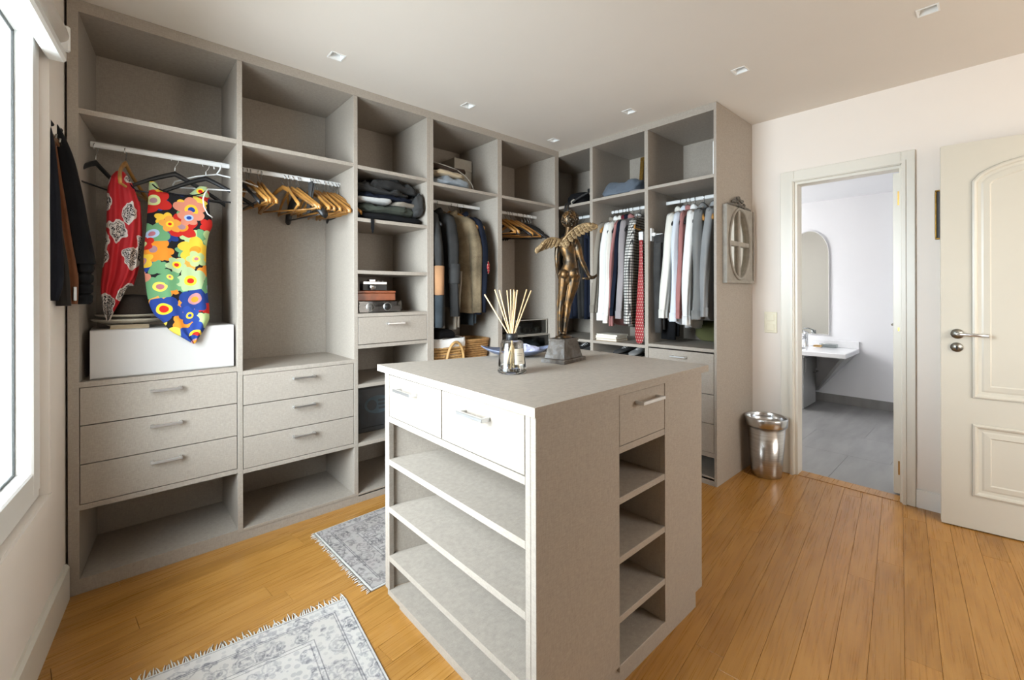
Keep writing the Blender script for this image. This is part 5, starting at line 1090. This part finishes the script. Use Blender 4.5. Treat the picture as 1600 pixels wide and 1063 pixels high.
wing([(878, 381, 886, 391), (883, 376, 888.5, 388), (888, 370, 894, 381), (893, 365, 900, 376.5), (898, 361, 906, 373), (903, 358, 912, 370.5), (908, 356, 917.5, 367.5), (913, 355, 923, 365.5), (918, 355, 928, 363.5), (922, 356.5, 931.5, 361)], -9, -17, 3.2)
m = MB(); m.loft([[tuple(Mb @ (J(u, v, 7)+Vector((w*K*cos(q), 3*K*sin(q)+1*K*sin(3*q), 0)))) for q in [2*pi*i/16 for i in range(16)]] for u, v, w in densify([(876, 452, 1.5), (874.5, 462, 3), (873.5, 476, 3.4), (873.5, 492, 3.2), (873, 508, 2.6), (873, 523, 2.4), (873, 526, 2.0)])]); m.build('drapery', 'bronze', t)
m = MB(); m.tube([Mb @ J(909, 437.5, -5), Mb @ J(915, 437.2, -5.2), Mb @ J(921, 438.6, -5.5)], 1.7*K, 8); m.build('arrow_shaft', 'bronze', t)
# leaf-shaped bowl with lavender paper
t = thing('leaf_bowl', 'blue-grey boat-shaped ceramic bowl on the island top behind the diffuser', 'bowl', (1.555, -1.085, ztop), radians(-36))
Mq = MW[t.name]; m = MB(); nu, nv = 22, 12; rg = []
def bowl_pt(s_, v_, lift=0): w_ = .088*(1-abs(s_)**2.2)**.75; return Vector((.168*s_, w_*v_, .004+.030*v_*v_*(1-abs(s_)**2)+.050*abs(s_)**2.6+lift))
for i in range(nu+1):
    s_ = -1+2*i/nu; s_ = max(-.995, min(.995, s_)); top_ = [bowl_pt(s_, -1+2*j/nv) for j in range(nv+1)]; bot_ = [bowl_pt(s_, -1+2*j/nv, -.004) for j in range(nv+1)][::-1]
    rg.append([tuple(Vector((q.x, q.y, max(q.z, 0)))) for q in top_+bot_])
m.loft(rg); m.build('dish', 'blue_ceramic', t, True)
t2 = thing('lavender_sachet', 'crumpled lavender tissue paper lying in the blue-grey bowl', 'paper', (1.60, -1.10, ztop+.01))
m = MB(); rr_ = random.Random(9); rg = []
for i in range(7):
    z = [0, .008, .018, .028, .036, .042, .045][i]; r_ = [.02, .05, .062, .055, .04, .024, .006][i]
    rg.append([tuple(Mq @ Vector((.038+r_*1.15*cos(2*pi*j/16)*rr_.uniform(.85, 1.15), r_*.85*sin(2*pi*j/16)*rr_.uniform(.85, 1.15), .010+z*rr_.uniform(.9, 1.1)))) for j in range(16)])
m.loft(rg, True, True, False); m.build('sheet', 'lavender_paper', t2)
# reed diffuser
dx_, dy_ = 1.262, -1.375
t = thing('reed_diffuser', 'clear glass reed diffuser with a white label and tan reeds on the island top', 'diffuser', (dx_, dy_, ztop))
c = (dx_, dy_, ztop)
m = MB(); m.lathe([(.0, .0), (.052, .0), (.0545, .003), (.0535, .012), (.0425, .108), (.0400, .115), (.034, .119), (.018, .120), (.018, .128), (.0155, .128), (.0155, .117), (.032, .1155), (.0385, .108), (.0490, .013), (.046, .009), (0, .009)], 48, c); m.build('bottle', 'clear_glass', t)
m = MB(); m.lathe([(.0, .0095), (.0455, .0095), (.0485, .0135), (.0470, .030), (0, .030)], 40, c); m.build('perfume', 'perfume', t)
m = MB(); m.lathe([(.0185, .1205), (.0215, .1205), (.0215, .146), (.0165, .146), (.0165, .1405), (.0185, .1405)], 32, c); m.build('collar', 'black_plastic', t)
va = atan2(-1, .9) # label towards the camera, slightly right
ac = atan2(-2.593-dy_, .165-dx_)+radians(38)
m = MB(); n_ = 10; rg = []
for z in (.036, .092):
    R_ = .0535-(.0535-.0425)*(z-.012)/.096+.0006; rg.append([(dx_+R_*cos(ac+radians(-26+52*i/n_)), dy_+R_*sin(ac+radians(-26+52*i/n_)), ztop+z) for i in range(n_+1)])
m.loft(rg, False, False); lb = m.build('paper_label', 'paper', t, label='white paper label')
m = MB()
for z, a0, a1 in ((.074, -14, 14), (.068, -16, 12), (.047, -9, 9)):
    R_ = .0535-(.0535-.0425)*(z-.012)/.096+.0011; m.loft([[(dx_+R_*cos(ac+radians(a0+(a1-a0)*i/6)), dy_+R_*sin(ac+radians(a0+(a1-a0)*i/6)), ztop+zz) for i in range(7)] for zz in (z, z+.0012)], False, False)
m.build('print', 'greybrown_cloth', lb)
rx_, ry_ = cos(.733), -sin(.733)
for i, (off, dep_, L_) in enumerate(((-.100, -.02, .150), (-.064, .03, .168), (-.045, -.03, .166), (-.018, .04, .165), (-.004, -.02, .168), (.008, .02, .168), (.020, -.035, .166), (.056, .01, .168), (.071, -.02, .164), (.012, .05, .160))):
    tx, ty = dx_+rx_*off-ry_*0+sin(.733)*dep_, dy_+ry_*off+cos(.733)*dep_
    m = MB(); k_ = .105/L_
    kx, ky = dx_+(tx-dx_)*.11, dy_+(ty-dy_)*.11
    m.tube([(dx_-(tx-dx_)*.38, dy_-(ty-dy_)*.38, ztop+.012), (kx, ky, ztop+.140), (tx, ty, ztop+.140+L_)], .0024, 6); m.build('reed', 'reed', t)
# ================================================================== RUGS
def rug(name, label, c, rz, hx_, hy_, mat, fr):
    t = thing(name, label, 'rug', (*c, 0), rz); m = MB(); m.box(-hx_, hx_, -hy_, hy_, .0005, .007, None, .002); m.build('pile', mat, t, True)
    m = MB(); rr_ = random.Random(hash(fr) % 9 if 0 else 4)
    L_ = hy_ if fr == 'x' else hx_; n_ = int(2*L_/.0085)
    for i in range(n_):
        p_ = -L_+.004+2*(L_-.004)*i/(n_-1); ln = rr_.uniform(.022, .034)*(1 if i % 3 else 1.35); sk = rr_.uniform(-.012, .012)
        for s_ in ((1, -1) if 1 else (1,)):
            if fr == 'y': q = [(p_, s_*hy_, .004), (p_+sk*.5, s_*(hy_+ln*.5), .006), (p_+sk, s_*(hy_+ln), .003)]
            else: q = [(s_*hx_, p_, .004), (s_*(hx_+ln*.35), p_+sk*.3, .005), (s_*(hx_+ln*.7), p_+sk*.5, .003)]
            m.tube(q, [.0026, .0022, .0013], 4)
    m.build('fringe', 'fringe_cotton', t, True, kind='stuff')
rugmat('rug_pale', .40, .62, False); rugmat('rug_worn', .72, .315, True)
a_ = radians(-5.5); hx_, hy_ = .40, .62; cc = Vector((.872, -.782))-Vector(rot2(hx_, hy_, a_))
rug('fringed_rug', 'pale grey-blue fringed oriental rug in the foreground between window and island', (cc.x, cc.y), a_, hx_, hy_, 'rug_pale', 'y')
a_ = radians(2.5); cc = Vector((.968, -.812))-Vector(rot2(-.72, -.315, a_))
rug('worn_rug', 'worn grey-pink oriental runner lying behind the island along the wardrobe', (cc.x, cc.y), a_, .72, .315, 'rug_worn', 'x')
# ================================================================== BATHROOM
t = thing('bathroom_mirror', 'tall arched mirror above the washbasin in the bathroom', 'mirror', (BX, -1.08, .77))
my0, my1 = -1.276, -.885; mc, mr = (my0+my1)/2, (my1-my0)/2
arch = lambda d_: [(my0+d_, .77+d_), (my1-d_, .77+d_)]+[(mc+(mr-d_)*cos(a), 1.70+(.285-d_)*sin(a)) for a in [pi*i/24 for i in range(25)]]
m = MB(); m.prism(arch(.008), BX-.012, BX-.004, 'x'); m.build('glass', 'bath_mirror', t)
m = MB(); A0, A1 = arch(0), arch(.010); m.loft([[(BX-.0005, y, z) for y, z in A0], [(BX-.016, y, z) for y, z in A0], [(BX-.016, y, z) for y, z in A1], [(BX-.012, y, z) for y, z in A1]], False, True, False); m.build('frame', 'satin_nickel', t)
cy1 = -1.548; zc_ = .637; xf = 5.62
t = thing('washbasin_counter', 'white washbasin counter with upstand and slanted support in the bathroom', 'washbasin', (6.0, -1.1, .6))
m = MB(); 
m.box(xf, BX-.001, cy1, .1, zc_-.05, zc_, None, .006); m.build('counter', 'basin_white', t)
m = MB(); m.box(BX-.02, BX-.001, cy1, .1, zc_, zc_+.078, None, .003); m.build('upstand', 'basin_white', t)
m = MB(); m.lathe([(.17, .0035), (.155, .001), (.14, -.0002), (.0, -.0003)], 32, (5.86, -.93, zc_+.0005), .9, 1.2); m.build('bowl_rim', 'bath_wall', t)
m = MB(); m.loft([[(xf+.03, cy1+.02, zc_-.052), (BX-.001, cy1+.02, zc_-.052), (BX-.001, cy1+.05, zc_-.052), (xf+.03, cy1+.05, zc_-.052)], [(BX-.06, -1.18, .135), (BX-.001, -1.18, .135), (BX-.001, -1.15, .135), (BX-.06, -1.15, .135)]], True, True, False); m.build('support', 'vanity_grey', t)
m = MB(); m.box(BX-.55, BX-.52, -1.49, -.6, .58, .5875); m.build('painted_shade_strip', 'counter_shade_dark', t)  # dark strip put in as the shade beneath the counter
t = thing('vanity_cabinet', 'grey vanity cabinet under the washbasin counter', 'cabinet', (5.85, -.9, 0))
m = MB(); m.box(5.66, 6.12, -1.17, -.55, .01, .555, None, .004); m.build('body', 'vanity_grey', t)
m = MB(); m.box(5.645, 6.13, -1.182, -.545, .555, .582, None, .004); m.build('top', 'vanity_grey', t)
m = MB(); m.box(5.70, 6.11, -1.1835, -1.1705, .40, .55, None, .002); dr = m.build('drawer', 'vanity_grey', t); m = MB(); m.tube([(5.96, -1.184, .37), (5.96, -1.205, .37), (6.08, -1.205, .37), (6.08, -1.184, .37)], .005, 8); m.build('handle', 'chrome', dr)
t = thing('tap', 'chrome basin mixer tap in front of the arched mirror', 'tap', (6.08, -1.085, zc_))
m = MB(); m.lathe([(.026, 0), (.022, .01), (.020, .13), (.024, .135), (.024, .17), (.0, .172)], 20, (6.08, -1.085, zc_)).tube([(6.08, -1.085, zc_+.10), (5.98, -1.085, zc_+.115), (5.95, -1.085, zc_+.10)], .012, 10); m.build('body', 'chrome', t)
m = MB(); m.tube([(6.08, -1.085, zc_+.172), (6.08, -1.03, zc_+.19), (6.08, -.98, zc_+.185)], .007, 8); m.build('lever', 'chrome', t)
t = thing('soap_bar', 'amber bar of soap beside the washbasin', 'soap', (6.095, -1.2, zc_)); m = MB(); rbox(m, 6.06, 6.13, -1.235, -1.16, zc_+.006, zc_+.026, .008); m.build('bar', 'soap', t)
m = MB(); m.lathe([(.045, 0), (.05, .006), (.0, .005)], 20, (6.095, -1.198, zc_+.0003)); m.build('dish', 'basin_white', t)
t = thing('glass_tray', 'clear glass tray standing against the counter upstand', 'tray', (6.17, -1.28, zc_)); m = MB(); m.box(6.14, 6.22, -1.36, -1.20, zc_+.0005, zc_+.004).box(6.14, 6.143, -1.36, -1.20, zc_+.004, zc_+.04).box(6.217, 6.22, -1.36, -1.20, zc_+.004, zc_+.04); m.build('tray_body', 'acrylic', t); m = MB(); m.tube([(6.138, -1.36, zc_+.04), (6.138, -1.20, zc_+.04)], .003, 6); m.build('rim', 'chrome', t)
t = thing('towel_hook', 'chrome double towel hook on the bathroom wall opposite the mirror', 'hook', (XW+.1, -.9, 1.0))
m = MB(); m.box(XW+.1005, XW+.108, -1.38, -1.32, .98, 1.04, None, .003).tube([(XW+.108, -1.35, 1.0), (XW+.16, -1.35, .99), (XW+.18, -1.35, 1.03)], .007, 8).tube([(XW+.108, -1.35, 1.03), (XW+.15, -1.35, 1.05), (XW+.165, -1.35, 1.10)], .006, 8); m.build('hook_body', 'chrome', t)
# join named shapes: nothing floats in world space beyond this point
